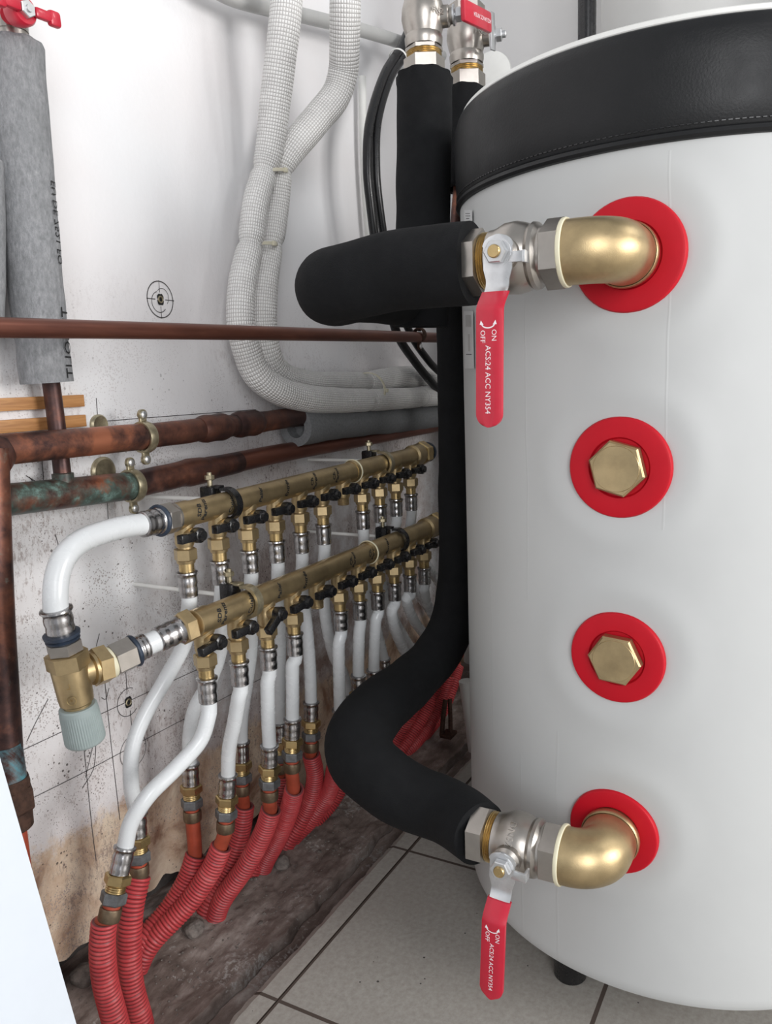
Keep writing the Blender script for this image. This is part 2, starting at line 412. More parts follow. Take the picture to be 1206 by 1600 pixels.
def ring_band(bm, p, d, r, tube_r, seg=32, sq=1.0, width=None):
    """a ring (torus) round axis d"""
    u, w = frame(V(d)); d = V(d).normalized(); rings = []
    for k in range(seg):
        a = 2*pi*k/seg; o = u*cos(a)+w*sin(a)
        rings.append([bm.verts.new(V(p)+o*(r+tube_r*cos(b))+d*((width or tube_r)*sin(b))) for b in [pi/4+j*pi/4 for j in range(8)]])
    for k in range(seg):
        a, b = rings[k], rings[(k+1) % seg]
        for j in range(8): bm.faces.new((a[j], a[(j+1) % 8], b[(j+1) % 8], b[j]))
    return bm
_dg = bpy.context.evaluated_depsgraph_get
def text_bm(bm, s, size, fn, ext=0., shear=0., bold=0.):
    """letters as a mesh, every point (u, v, height) laid by fn onto a surface"""
    cu = bpy.data.curves.new('letters', 'FONT'); cu.body = s; cu.size = size; cu.align_x = 'CENTER'; cu.align_y = 'CENTER'
    cu.extrude = ext; cu.shear = shear; cu.offset = bold; cu.resolution_u = 2
    o = bpy.data.objects.new('letters', cu); C.objects.link(o); bpy.context.view_layer.update()
    me = bpy.data.meshes.new_from_object(o.evaluated_get(_dg()))
    t = bmesh.new(); t.from_mesh(me); bmesh.ops.triangulate(t, faces=t.faces)
    vm = {v: bm.verts.new(fn(v.co.x, v.co.y, v.co.z+ext)) for v in t.verts}
    for f in t.faces:
        try: bm.faces.new([vm[v] for v in f.verts])
        except ValueError: pass
    t.free(); bpy.data.objects.remove(o); bpy.data.meshes.remove(me); bpy.data.curves.remove(cu)
def flat_fn(p, d, up, lift=.0002):
    n = V(d).cross(V(up)).normalized()
    return lambda a, b, h: V(p)+V(d)*a+V(up)*b+n*(lift+h)
def ribbon(bm, pts, width, nrm):
    """thin drawn line lying on a surface with normal nrm"""
    n = V(nrm).normalized(); P = [V(p) for p in pts]; L = []
    for i, p in enumerate(P):
        t = (P[min(i+1, len(P)-1)]-P[max(i-1, 0)]).normalized(); s = t.cross(n).normalized()*width/2
        L.append((bm.verts.new(p-s+n*.0004), bm.verts.new(p+s+n*.0004)))
    for a, b in zip(L, L[1:]): bm.faces.new((a[0], b[0], b[1], a[1]))

X, Y, Z = V((1, 0, 0)), V((0, 1, 0)), V((0, 0, 1))
WY = .70                                                   # face of the plaster wall

# ------------------------------------------------------------------ the setting
bm = bmesh.new()
box(bm, (.3, -.9635, -.02), (3.2, 2.875, .04)); struct('floor', bm, 'tile', smooth=0)
bm = bmesh.new(); N = 420; y0 = .4755
top = []
for i in range(N+1):
    x = -.3+2.1*i/N; e = noise.noise(V((x*22, 3, 0)))*.003+noise.noise(V((x*90, 7, 0)))*.0016
    chip = -.006*max(0, noise.noise(V((x*40, 1, 5)))-.25)
    top.append((bm.verts.new((x, y0, 0)), bm.verts.new((x, y0+.021+e*.5, 0)), bm.verts.new((x, y0+.028+e, -.003+chip)),
                bm.verts.new((x, y0+.030+e, -.05)), bm.verts.new((x, y0, -.05))))
for a, b in zip(top, top[1:]):
    for k in range(5): bm.faces.new((a[k], a[(k+1) % 5], b[(k+1) % 5], b[k]))
bm.faces.new(top[0]); bm.faces.new(top[-1][::-1])
struct('trim_1', bm, 'tile', smooth=20)
def ground(x, y):
    """height of the broken concrete between the tiles and the wall"""
    e = .556+-.003+noise.noise(V((x*6, 0, 2)))*.008+noise.noise(V((x*25, 0, 9)))*.006+noise.noise(V((x*80, 0, 9)))*.002
    t = min(1, max(0, (y-e)/.003)); s = min(1, max(0, (y-.60)/.1)); g_ = min(1, max(0, (y-.515)/.03))
    return -.050+g_*.012+t*.0085+s*.024-.007*math.exp(-((y-e+.0015)/.0022)**2)+(.0012+t*.003)*noise.noise(V((x*30, y*30, 1)))+t*.0015*noise.noise(V((x*110, y*110, 1)))
bm = bmesh.new(); g = []
for i in range(421):
    x = .1+1.5*i/420; g.append([bm.verts.new((x, .49+.25*j/200, ground(x, .49+.25*j/200))) for j in range(201)])
for a, b in zip(g, g[1:]):
    for j in range(200): bm.faces.new((a[j], b[j], b[j+1], a[j+1]))
struct('floor_trench', bm, 'concrete')
# plaster wall with a torn lower edge
bm = bmesh.new(); row = []
for i in range(601):
    x = -.8+2.4*i/600
    zb = .028+.022*noise.noise(V((x*5, 0, 4)))+.012*noise.noise(V((x*19, 0, 8)))+.006*noise.noise(V((x*60, 0, 1)))-.05*min(1, max(0, (x-.75)/.3))
    row.append((bm.verts.new((x, WY, zb)), bm.verts.new((x, WY, 2.4)), bm.verts.new((x, WY+.03, 2.4)), bm.verts.new((x, WY+.03, zb+.004))))
for a, b in zip(row, row[1:]):
    for k in range(4): bm.faces.new((a[k], a[(k+1) % 4], b[(k+1) % 4], b[k]))
struct('wall_left', bm, 'wall', smooth=0)
bm = bmesh.new(); box(bm, (.4, WY+.08, .05), (2.4, .1, .3)); struct('wall_foundation', bm, 'foundation', smooth=0)
bm = bmesh.new(); box(bm, (1.63, -.25, 1.15), (.06, 1.96, 2.5)); struct('wall_back', bm, 'backwall', smooth=0)

# pencil marks, drill holes and their circles on the plaster
wl = bpy.data.objects['wall_left']
def wp(px, py): return oy(px, py, WY)
bm = bmesh.new()
for seg_ in ([(33, 1173), (110, 1137), (165, 1112), (236, 1079), (330, 1036)], [(50, 1247), (130, 1207), (250, 1143), (330, 1101), (448, 1039)],
             [(161, 1040), (172, 1150), (187, 1281)], [(130, 1160), (143, 1289), (150, 1345)], [(196, 1040), (198, 1085)], [(203, 1110), (212, 1200)],
             [(150, 622), (152, 648)], [(165, 658), (240, 652), (400, 640)], [(63, 690), (68, 755)], [(167, 783), (169, 815)], [(180, 812), (225, 800)],
             [(150, 1155), (146, 1200), (128, 1232)], [(145, 1165), (133, 1215)], [(75, 1092), (55, 1130), (42, 1158)], [(158, 1090), (165, 1092), (170, 1075)],
             [(155, 990), (150, 1010)], [(86, 835), (92, 855)], [(40, 743), (60, 755)], [(45, 745), (55, 757)]):
    P, _ = cr([wp(*q) for q in seg_], 16); ribbon(bm, P, .0009, -Y)
def circ(c, r, a0=0, a1=2*pi, n=36): return [c+V((cos(a0+(a1-a0)*k/n)*r, 0, sin(a0+(a1-a0)*k/n)*r)) for k in range(n+1)]
h1, h2, h3 = wp(250, 468), wp(200, 1097), wp(208, 1173)
ribbon(bm, circ(h1, .0210), .0013, -Y); ribbon(bm, circ(h1+V((-.002, 0, -.003)), .0120, 1.8, 5.6), .0009, -Y); ribbon(bm, circ(h1+V((.004, 0, .003)), .010, -.8, 2.4), .0007, -Y)
ribbon(bm, [h1-X*.022, h1-X*.008], .001, -Y); ribbon(bm, [h1+X*.008, h1+X*.023], .001, -Y); ribbon(bm, [h1-Z*.022, h1-Z*.008], .0008, -Y); ribbon(bm, [h1+Z*.008, h1+Z*.022], .0008, -Y)
ribbon(bm, circ(h2, .0165, 1., 5.5), .0009, -Y); ribbon(bm, circ(h3, .020, 2., 7.), .0008, -Y)
fin('pencil_mark', bm, 'pencil', wl, 0)['kind'] = 'structure'
for h in (h1, h2):
    bm = bmesh.new(); n = 26; c0 = bm.verts.new(h-Y*.0008); rg = []
    for k in range(n): 
        a = 2*pi*k/n; r = .0042+.0019*(abs(sin(2*a))**.5)*(1 if k % 3 else .8); rg.append(bm.verts.new(h+V((cos(a)*r, -.0008, sin(a)*r*1.25))))
    for k in range(n): bm.faces.new((c0, rg[k], rg[(k+1) % n]))
    fin('drill_hole', bm, 'blackink', wl, 0)['kind'] = 'structure'
    bm = bmesh.new(); ring_band(bm, h-Y*.001, Y, .0035, .0009, 20); fin('wall_plug', bm, 'zincyel', wl)['kind'] = 'structure'

# ------------------------------------------------------------------ the buffer tank
TC = V((.9163, .1429, 0)); TR = .23; ZB, Z1, Z2 = .0508, .8058, .8925
tank = thing('buffer_tank', TC, 'large pale grey vinyl-jacketed cylindrical tank with black top band standing on the tiles', 'tank')
def cyl_pt(r, th, z): return V((TC.x+r*cos(th), TC.y+r*sin(th), z))
bm = bmesh.new(); nth, nz = 180, 120; rows = []
portz = [(981, 399, .0455), (967, 731, .0435), (963, 1028, .0415), (957, 1300, .0405)]
def tank_hit(px, py, R=TR):
    d = ray(px, py); a = d.x**2+d.y**2; b = -(d.x*TC.x+d.y*TC.y); c = TC.x**2+TC.y**2-R*R
    return CAM+d*((-b-math.sqrt(b*b-a*c))/a)
PORT = [(tank_hit(a, b), r) for a, b, r in portz]
for j in range(nz+1):
    z = ZB+.004+(Z1+.01-ZB-.004)*j/nz; row = []
    for i in range(nth):
        th = 2*pi*i/nth; p = cyl_pt(TR, th, z); dr = .0011*noise.noise(V((p.x*5, p.y*5, z*2.2)))
        for q, r in PORT:
            dd = (p-q).length
            dr -= .0035*math.exp(-((dd/(r*1.05))**4))
            dr += .0012*math.exp(-((dd-r*1.5)/.012)**2)
        if j == 0: dr -= .003
        row.append(bm.verts.new(cyl_pt(TR+dr, th, z)))
    rows.append(row)
for a, b in zip(rows, rows[1:]):
    for i in range(nth): bm.faces.new((a[i], a[(i+1) % nth], b[(i+1) % nth], b[i]))
bm.faces.new(rows[0])
lid0 = [bm.verts.new(cyl_pt(TR-.01, 2*pi*i/nth, ZB)) for i in range(nth)]
fin('jacket', bm, 'vinyl', tank)
bm = bmesh.new(); lathe(bm, TC, Z, [(Z1, TR+.0005), (Z1+.0005, TR+.003), (Z1+.003, TR+.0045), (Z1+.0062, TR+.0035), (Z1+.007, TR+.0022), (Z1+.008, TR+.003), (Z1+.03, TR+.0045), (Z1+.06, TR+.0055), (Z2-.012, TR+.0045), (Z2-.002, TR+.001), (Z2, TR-.002)], 180)
band = fin('top_band', bm, 'blackvinyl', tank)
bm = bmesh.new()
for k in range(300):
    th = 2*pi*k/300
    if cos(th) > .3: continue
    c = cyl_pt(TR+.0037, th, Z1+.0105); t = V((-sin(th), cos(th), 0)); box(bm, c, (.0030, .0008, .0008), basis(t, V((cos(th), sin(th), 0)), Z))
fin('stitching', bm, 'rubber', band, 0)
bm = bmesh.new(); lathe(bm, TC, Z, [(Z2-.004, TR-.006), (Z2+.001, TR-.002), (Z2+.0045, TR-.003), (Z2+.007, TR-.008), (Z2+.010, TR-.05)], 160); fin('lid', bm, 'lid', tank)
for k in range(3):
    lp = (.752, .214) if k == 0 else (TC.x+.17*cos(math.radians(156+120*k)), TC.y+.17*sin(math.radians(156+120*k)))
    bm = bmesh.new(); lathe(bm, (lp[0], lp[1], 0), Z, [(0, .0155), (.002, .017), (.052, .017)], 28); fin('leg', bm, 'blackpl', tank)
pnorm = V((-1, .045, 0)).normalized()
for k, (q, r) in enumerate(PORT):
    bm = bmesh.new(); n0 = (V((q.x, q.y, 0))-TC).normalized(); n0 = (n0*.5+pnorm*.5).normalized()
    lathe(bm, q-n0*.006, n0, [(0, r*1.0), (.0045, r*1.0), (.0065, r*.975), (.0072, r*.93), (.0066, r*.60), (.0045, r*.565), (.0040, r*.3)], 56)
    fl = fin('rubber_flange', bm, 'redrubber', tank)
    if k in (1, 2):
        bm = bmesh.new(); s = r*.565
        lathe(bm, q-n0*.004, n0, [(0, s*.8), (.004, s*.8), (.004, s*1.0), (.012, s*1.0), (.0135, s*.93)], 6, .25 if k == 1 else .45, True, Z)
        lathe(bm, q-n0*.004, n0, [(.0134, s*.80), (.0142, s*.78), (.0140, s*.5), (.0142, s*.3), (.0141, s*.02)], 40)
        fin('hex_plug', bm, 'brass', tank, 25)
    else:
        bm = bmesh.new(); thread(bm, q-n0*.004, n0, 0, .014, .0225); fin('threaded_nipple', bm, 'brass2', tank)
# label stuck to the left of the jacket
def stuck(px0, px1, py0, py1, m, name, parent):
    bm = bmesh.new(); n = 8; L = []
    for i in range(n+1):
        a = tank_hit(px0+(px1-px0)*i/n, py0, TR+.0016); b = tank_hit(px0+(px1-px0)*i/n, py1, TR+.0016); L.append((bm.verts.new((a.x, a.y, a.z)), bm.verts.new((a.x, a.y, b.z))))
    for a, b in zip(L, L[1:]): bm.faces.new((a[0], a[1], b[1], b[0]))
    return fin(name, bm, m, parent, 0)
lab = stuck(724.5, 739, 486, 576, 'paper', 'sticker', tank)
for a in ((727, 736, 492, 511), (731, 734, 522, 549), (728, 737, 553, 554.5)): stuck(*a, 'greypvc' if a[3]-a[2] > 5 else 'blackink', 'print', lab)
lab2 = stuck(725, 737.5, 328, 352, 'paper', 'sticker', tank)
for a in ((727, 734, 333, 334), (727, 735, 337, 338), (728, 733, 341, 342)): stuck(*a, 'blackink', 'print', lab2)

# ------------------------------------------------------------------ elbows, ball valves and black insulation of the two tank ports
VX = .636
def elbow(q, zoff, label, shift, name='brass_elbow'):
    z = q.z+zoff; yq = q.y+.001; R = .031-shift*.5; r = .0248
    cy = yq+R
    o = thing(name, V((q.x-.01, yq, z)), label, 'pipe elbow')
    bm = bmesh.new(); x1 = q.x+.003
    pts = [V((x1, yq, z)), V((VX+R*.9, yq, z))]
    for k in range(1, 7):
        a = pi/2*k/6; pts.append(V((VX+R*.9-R*.9*sin(a), cy-R*cos(a), z)))
    pts.append(V((VX, cy+.012-shift*.5, z)))
    tube(bm, pts, r, .003, 40); b = fin('elbow_body', bm, 'brass', o)
    bm = bmesh.new(); ring_band(bm, (x1-.009, yq, z), X, r+.0006, .0012, 40, width=.004); fin('collar', bm, 'brass', o)
    bm = bmesh.new(); ring_band(bm, (VX, cy+.0115-shift*.5, z), Y, r+.0006, .0012, 40, width=.002); fin('thread_seal', bm, 'caulk', o)
    return V((VX, cy+.012-shift*.5, z))
def lever(o, P, out, down, side, L=.126, nw=.011, gw=.0105, text=True, mirror=1):
    """steel lever with red grip hanging from pivot P; out = away from the valve, down = along the lever, side = across"""
    P, out, down, side = V(P), V(out), V(down), V(side)
    def prof(v):                                             # how far the strip stands out, along its length
        t = min(1, max(0, (v-.022)/.022)); t = t*t*(3-2*t); return .016*t
    def hw(v):
        if v < -.004: return .0125*math.sqrt(max(0., 1-((v+.004)/-.0095)**2)) if v > -.0135 else 0
        if v < .012: return .0115
        if v < .020: return .0115-(v-.012)/.008*.0022
        return .0093
    def strip(bm, v0, v1, w, th, lift=0., n=40, rounded=False, nose=0):
        rows = []
        for i in range(n+1):
            v = v0+(v1-v0)*i/n; h = w(v)
            if rounded:
                e = v1-v
                if e < h: h = h*math.sqrt(max(.02, 1-((h-e)/h)**2))
            s = prof(v)
            rr = []
            m = 6
            for j in range(m+1):
                a = -1+2*j/m; edge = 1-abs(a)**6*.45
                rr.append((a*h, th/2*edge))
            ring = [bm.verts.new(P+down*v+side*a+out*(s+lift+b)) for a, b in rr]+[bm.verts.new(P+down*v+side*a+out*(s+lift-b)) for a, b in rr[::-1]]
            rows.append(ring)
        for a, b in zip(rows, rows[1:]):
            for k in range(len(a)): bm.faces.new((a[k], a[(k+1) % len(a)], b[(k+1) % len(b)], b[k]))
        bm.faces.new(rows[0]); bm.faces.new(rows[-1])
    bm = bmesh.new(); strip(bm, -.0134, .05, lambda v: max(.001, hw(v)), .0024)
    # stop lug at the side of the head
    tab = P+side*(.0145*mirror)+down*.004
    box(bm, tab, (.012, .008, .0024), basis(side, down, out), .0006); box(bm, tab+side*.006*mirror-out*.004, (.0024, .009, .010), basis(side, down, out), .0006)
    st = fin('lever', bm, 'steel', o)
    bm = bmesh.new(); strip(bm, .029, L, lambda v: gw, .0062, 0, 70, True); gr = fin('grip', bm, 'grip', st)
    bm = bmesh.new(); lathe(bm, P, out, [(0, .0108), (.0014, .0108), (.0014, .0075)], 30); hexa(bm, P, out, .0014, .0080, .0092, side); fin('nut', bm, 'steel', o, 30)
    bm = bmesh.new(); lathe(bm, P, out, [(.002, .0050), (.0092, .0050), (.0100, .0044)], 24); fin('stem', bm, 'brass2', o)
    if text:
        zt = .016+.0032
        fn = lambda v, s_, : P+down*v+out*(zt)+side*s_
        def T(s_, size, v, c):
            bb = bmesh.new(); text_bm(bb, s_, size, lambda a, b, h: P+down*(v+a)+side*(c+b)+out*(zt+.0001+h)); return bb
        k = L/.131; bb = T('ACS:24 ACC NY354', .0060*k, .0950*k, -.0003); 
        for s_, c in (('ON', .0045), ('OFF', -.0045)):
            text_bm(bb, s_, .0055, lambda a, b, h: P+down*(.0620*k+(.0008 if s_ == 'OFF' else 0)+a)+side*(c+b)+out*(zt+.0001+h))
        pts = [P+out*zt+down*(.0530*k+.0035*math.sqrt(max(0, 1-((j-8)/8.2)**2)))+side*((j-8)/8*.0052) for j in range(17)]
        ribbon(bb, pts, .0009, out)
        for sg in (-1, 1):
            a = P+out*(zt+.0003)+side*sg*.0052+down*.0530*k
            v3 = [bb.verts.new(a+down*-.0022+side*sg*.0006), bb.verts.new(a+down*.0010+side*sg*.0016), bb.verts.new(a+down*.0012-side*sg*.0016)]; bb.faces.new(v3)
        fin('printed_lettering', bb, 'whiteink', gr, 0, 'white print reading ON OFF ACS:24 ACC NY354')
    return st
def ball_valve(P0, label, tilt=0., down=-Z, name='ball_valve', emboss=True, mirror=1, L=.125):
    """in-line ball valve from P0 along +y; lever on the side facing the room"""
    o = thing(name, P0+Y*.035, label, 'ball valve')
    bm = bmesh.new()
    hexa(bm, P0, Y, 0, .016, .0272, Z, .06)
    lathe(bm, P0, Y, [(.0155, .0225), (.018, .0225), (.021, .0255), (.024, .0262), (.027, .0245), (.030, .0262), (.038, .0283), (.047, .0277), (.054, .0245), (.058, .0235), (.060, .0235)], 48)
    lathe(bm, P0+Y*.041, -X, [(.02, .0125), (.031, .0125), (.033, .0105), (.035, .0085), (.0385, .0085)], 32)
    fin('valve_body', bm, 'nickel', o, 30)
    bm = bmesh.new(); thread(bm, P0, Y, .0598, .0675, .0228); fin('brass_thread', bm, 'brass2', o)
    bm = bmesh.new(); hexa(bm, P0, Y, .0672, .084, .0268, Z, .06); fin('union_nut', bm, 'nickel', o, 30)
    if emboss:
        bm = bmesh.new()
        def wrap(a, b, h):
            th = a/.0285+2.35; yy = .041-b
            return P0+Y*yy+(V((cos(th), 0, sin(th))))*(.0278+h)
        text_bm(bm, 'DN32', .0095, wrap, .0006); fin('embossed_lettering', bm, 'nickel', o, 0, 'raised DN32 lettering')
    pv = P0+Y*.041-X*.0395
    d = (down*cos(tilt)+Y*sin(tilt)).normalized()
    lever(o, pv, -X, d, (-X).cross(d).normalized(), L, mirror=mirror)
    return P0+Y*.078
e1 = elbow(PORT[0][0], 0, 'large brass elbow on the topmost red tank flange', .0077)
e2 = elbow(PORT[3][0], -.002, 'large brass elbow on the lowest red tank flange', .012)
a1 = ball_valve(e1, 'nickel ball valve with long red lever beside the upper brass elbow', .02, emboss=False, L=.131)
a2 = ball_valve(e2, 'nickel ball valve with long red lever beside the lower brass elbow', .05, L=.117)

def foam(name, pts, rad, label, m='foam', wob=.0012, seg=44, rf=None, hollow=.62):
    bm = bmesh.new(); tube(bm, pts, rad, .005, seg, hollow, rf, wob); return tag(fin(name, bm, m), label, 'pipe insulation')
zu, zl = e1.z, e2.z
AX, AY, BX, BY = .845, .407, .935, .411
foam('pipe_insulation', [a1, V((VX, .33, zu)), V((VX+.001, .375, zu-.003)), V((VX+.012, .408, zu-.005)), V((VX+.045, .424, zu-.005)), V((VX+.09, .422, zu)), V((.80, .42, zu))], .0335,
     'thick black foam insulation bending from the upper tank valve to the wall side')
def ragged(s, tot, a): return 1+(.04*sin(a*9+1) if s < .006 else 0)
foam('pipe_insulation', [V((AX+.012, AY, .959)), V((AX+.005, AY, .88)), V((AX, AY+.003, zu+.03)), V((AX, AY+.006, zu-.034))], .0305,
     'upright black foam tube under the topmost left ball valve', rf=ragged)
foam('pipe_insulation', [V((BX+.038, AY-.002, .975)), V((BX+.03, AY, .92)), V((BX+.025, AY+.004, .86))], .0255,
     'upright black foam tube behind, beside the black tank band', rf=ragged)
foam('pipe_insulation', [a2, oy(700, 1268, .308), oy(650, 1249, .345), oy(603, 1222, .380), oy(567, 1188, .412), oy(562, 1150, .428), oy(590, 1108, .434), oy(636, 1070, .434),
     oy(678, 1028, .430), oy(705, 980, .424), oy(717, 920, .416), oy(720, 850, BY), oy(719, 760, BY), oy(719, 640, BY), oy(716, 500, BY+.002), oy(716, 390, BY+.004)],
     [.030, .0315, .0325, .034, .036, .036, .034, .0315, .0300, .0295, .029, .0285, .028, .028, .028, .028], 'long black foam insulated pipe rising from the lower tank valve beside the tank')
bm = bmesh.new(); tube(bm, [V((BX+.023, AY+.002, .87)), V((BX+.010, AY+.003, .815))], .009, .01, 16); tag(fin('copper_stub', bm, 'copper'), 'short bare copper pipe between two black foam tubes beside the tank', 'pipe')

# two valves at the very top, on the upright pipes
def top_valve(p, label, bigred, name='ball_valve'):
    o = thing(name, p, label, 'ball valve')
    bm = bmesh.new(); hexa(bm, p, Z, .0, .022, .0225, X, .06); fin('union_nut', bm, 'nickel', o, 30)
    bm = bmesh.new(); thread(bm, p, Z, .020, .028, .0195); fin('brass_thread', bm, 'brass2', o)
    bm = bmesh.new(); hexa(bm, p, Z, .027, .032, .0205, X)
    lathe(bm, p, Z, [(.032, .0195), (.036, .0205), (.041, .0208), (.044, .0195), (.050, .0215), (.060, .0236), (.070, .0230), (.078, .0205), (.084, .020)], 44)
    hexa(bm, p, Z, .083, .098, .0232, X, .06)
    sd = V((.25, -.97, 0)).normalized()
    lathe(bm, p+Z*.060, sd, [(.015, .011), (.028, .011), (.030, .0085), (.034, .0085)], 28)
    fin('valve_body', bm, 'nickel', o, 30)
    bm = bmesh.new(); text_bm(bm, 'PN25', .008, lambda a, b, h: p+Z*(.060+b)+V((cos(a/.026+4.3), sin(a/.026+4.3), 0))*(.0258+h), .0005); fin('embossed_lettering', bm, 'nickel', o, 0, 'raised lettering around the body')
    bm = bmesh.new(); q = p+Z*.060
    lathe(bm, q, sd, [(.033, .0105), (.035, .0105), (.035, .004), (.047, .004), (.048, .003)], 24); hexa(bm, q, sd, .036, .043, .0078, Z); fin('stem_nut', bm, 'steel', o, 30)
    return o, q, sd
pA, pB = V((AX+.0125, AY, .957)), V((BX+.038, AY-.002, .974))
top_valve(pA, 'nickel ball valve at the top edge on the left upright pipe', 0)
oB, qB, sB = top_valve(pB, 'nickel ball valve at the top edge on the right upright pipe', 1)
# its red lever reaches up and to the left across the other valve
bm = bmesh.new(); ld = (oy(703, 8, qB.y-.045)-oy(768, 40, qB.y-.045)).normalized()
k0 = oy(765, 36, qB.y-.045); sd2 = ld.cross(V((.25, -.97, 0))).normalized(); nn = sd2.cross(ld)
box(bm, k0+ld*.040, (.080, .0215, .006), basis(ld, sd2, nn), .0025); gB = fin('grip', bm, 'grip', oB)
if nn.dot(CAM-k0) < 0: nn = -nn
bm = bmesh.new(); text_bm(bm, 'ACS:24 ACC NY354', .0060, lambda a, b, h: k0+ld*(.030+a)+ (nn.cross(ld))*(b)+nn*(.0033+h)); fin('printed_lettering', bm, 'whiteink', gB, 0)
bm = bmesh.new(); box(bm, (k0+qB+sB*.034)/2-Z*.002, (.014, .003, .040), basis(ld, nn, sd2), .001); fin('lever', bm, 'steel', oB)
bm = bmesh.new(); tube(bm, [pB+V((.018, .002, .012)), pB+V((.040, .01, .012)), pB+V((.055, .02, -.005))], .009, .003, 20); tag(fin('brass_elbow', bm, 'brass2'), 'small brass elbow behind the right upright pipe above the tank band', 'pipe elbow')
bm = bmesh.new(); c = ox(768, 118, 1.22); lathe(bm, c, -X, [(0, .032), (.006, .032), (.010, .024), (.011, .01)], 36); tag(fin('wall_rosette', bm, 'lid'), 'pale plastic disc behind the top valves above the tank', 'pipe collar')

# ------------------------------------------------------------------ behind the tank
bm = bmesh.new(); c = V((1.42, .20, 0)); lathe(bm, c, Z, [(.05, .13), (.06, .15), (1.7, .15), (1.72, .13)], 72); tag(fin('water_heater', bm, 'boiler'), 'tall white enamelled cylinder standing behind the tank, top centre', 'water heater')
bm = bmesh.new(); c = V((1.375, -.20, 0)); lathe(bm, c, Z, [(.05, .20), (.06, .215), (1.7, .215), (1.72, .2)], 72); tag(fin('water_heater', bm, 'boiler'), 'wide white cylinder behind the tank at the upper right corner', 'water heater')
bm = bmesh.new(); a = ox(917, 40, 1.20); tube(bm, [V((a.x, a.y, 0)), V((a.x, a.y, .8)), V((a.x, a.y, 1.5))], .0125, .05, 20); tag(fin('black_pipe', bm, 'blackpl'), 'upright black pipe between the two white cylinders behind the tank', 'pipe')

# ------------------------------------------------------------------ copper pipework on the wall
def cyl(bm, pts, r, seg=24, step=.01): tube(bm, pts, r, step, seg)
cu1 = thing('copper_pipe', oy(300, 522, .585), 'thin brown copper pipe running level across the middle of the wall', 'pipe')
bm = bmesh.new(); za = oy(0, 520.5, .585).z; xb = oy(684, 524, .585); pts = [V((.20, .585, za)), V((.8, .585, (za+xb.z)/2)), V((1.5, .585, xb.z))]
cyl(bm, pts, .0083); fin('pipe', bm, 'brown', cu1)
def clip(p, r, parent_name, label, m='zincyel', wall=True, ln=.014):
    """two-eared pipe clamp round a pipe along x"""
    o = thing('pipe_clamp', p, label, 'pipe clamp', 'pipe clamps on the copper pipes')
    bm = bmesh.new(); lathe(bm, p-X*.0055, X, [(0, r+.0006), (0, r+.0024), (.003, r+.0034), (.008, r+.0034), (.011, r+.0024), (.011, r+.0006)], 36, capped=False); fin('band', bm, m, o)
    for s in (1, -1):
        bm = bmesh.new(); e = p+Z*s*(r+.0070)
        box(bm, e-Z*s*.003, (.0095, .0034, .014), None, .001); lathe(bm, e+Z*s*.003-Y*.0018, Y, [(0, .0058), (.0036, .0058)], 22)
        ea = fin('ear', bm, m, o)
        bm = bmesh.new(); lathe(bm, e+Z*s*.003-Y*.0018, -Y, [(0, .0042), (.0014, .0040), (.0024, .0026)], 18); fin('screw', bm, 'steel', ea)
    return o
yA, yB = .650, .664
zA = oy(200, 685, yA).z; zB_ = oy(300, 731, yB).z
cuA = thing('copper_pipe', oy(0, 705, yA), 'upper thick copper pipe, orange-brown with soldered joints, ending in a grey sleeve', 'pipe')
bm = bmesh.new(); eA0, eA1 = oy(-30, 706, yA), oy(475, 650, yA); cyl(bm, [eA0, oy(225, 682, yA)], .0142); fin('pipe_run', bm, 'copper', cuA)
bm = bmesh.new(); tube(bm, [oy(224, 682, yA), oy(290, 674, yA), oy(400, 660, yA), eA1], .0136, .003, 28, wob=.0012); fin('tarnished_run', bm, 'copperdark', cuA)
for a, b in ((318, 348), (372, 398)):
    bm = bmesh.new(); pa, pb = oy(a, 682-(a-225)*.125, yA), oy(b, 682-(b-225)*.125, yA); dd = (pb-pa).length
    lathe(bm, pa, pb-pa, [(-.008, .0136), (-.002, .0160), (.004, .0168), (dd*.5, .0160), (dd-.004, .0170), (dd+.002, .0160), (dd+.008, .0136)], 30); fin('soldered_joint', bm, 'copperdark', cuA)
clip(oy(225, 683, yA), .0142, '', 'yellow zinc clamp with two screw ears on the upper thick copper pipe')
cuB = thing('copper_pipe', oy(10, 783, yB), 'lower thick copper pipe on the left wall, green with verdigris at its left end', 'pipe')
eB0, eB1 = oy(-40, 787, yB), oy(205, 759, yB); z_ = eB1.z
bm = bmesh.new(); cyl(bm, [eB0, eB1], .0152); cp = oy(98, 742, yB); tube(bm, [V((cp.x, yB, z_)), V((cp.x, yB, z_+.024))], .0105, .004, 22); fin('verdigris_run', bm, 'coppergreen', cuB)
bm = bmesh.new(); tube(bm, [eB1-X*.002, oy(260, 746, yB), oy(350, 727, yB), oy(372, 722, yB)], [.0150, .0152, .0142, .0138], .003, 28, wob=.0012); fin('tarnished_run', bm, 'copperdark', cuB)
bm = bmesh.new(); tube(bm, [oy(371, 722, yB), oy(450, 706, yB), oy(560, 688, yB), oy(690, 665, yB), oy(720, 662, yB)], [.0132, .0128, .0112, .0102, .0100], .01, 24); fin('narrow_run', bm, 'brown', cuB)
bm = bmesh.new(); pa, pb = oy(292, 739, yB), oy(316, 735, yB); dd = (pb-pa).length
lathe(bm, pa, pb-pa, [(-.012, .0150), (-.004, .0158), (.002, .0168), (dd-.002, .0162), (dd+.006, .0154), (dd+.015, .0140)], 30); fin('soldered_joint', bm, 'copperdark', cuB)
clip(oy(206, 759, yB), .0153, '', 'yellow zinc clamp with two screw ears on the lower thick copper pipe')
clip(oy(655, 523, .585), .0083, '', 'small rusty clamp on the thin level copper pipe near the foam pipe', 'rust')
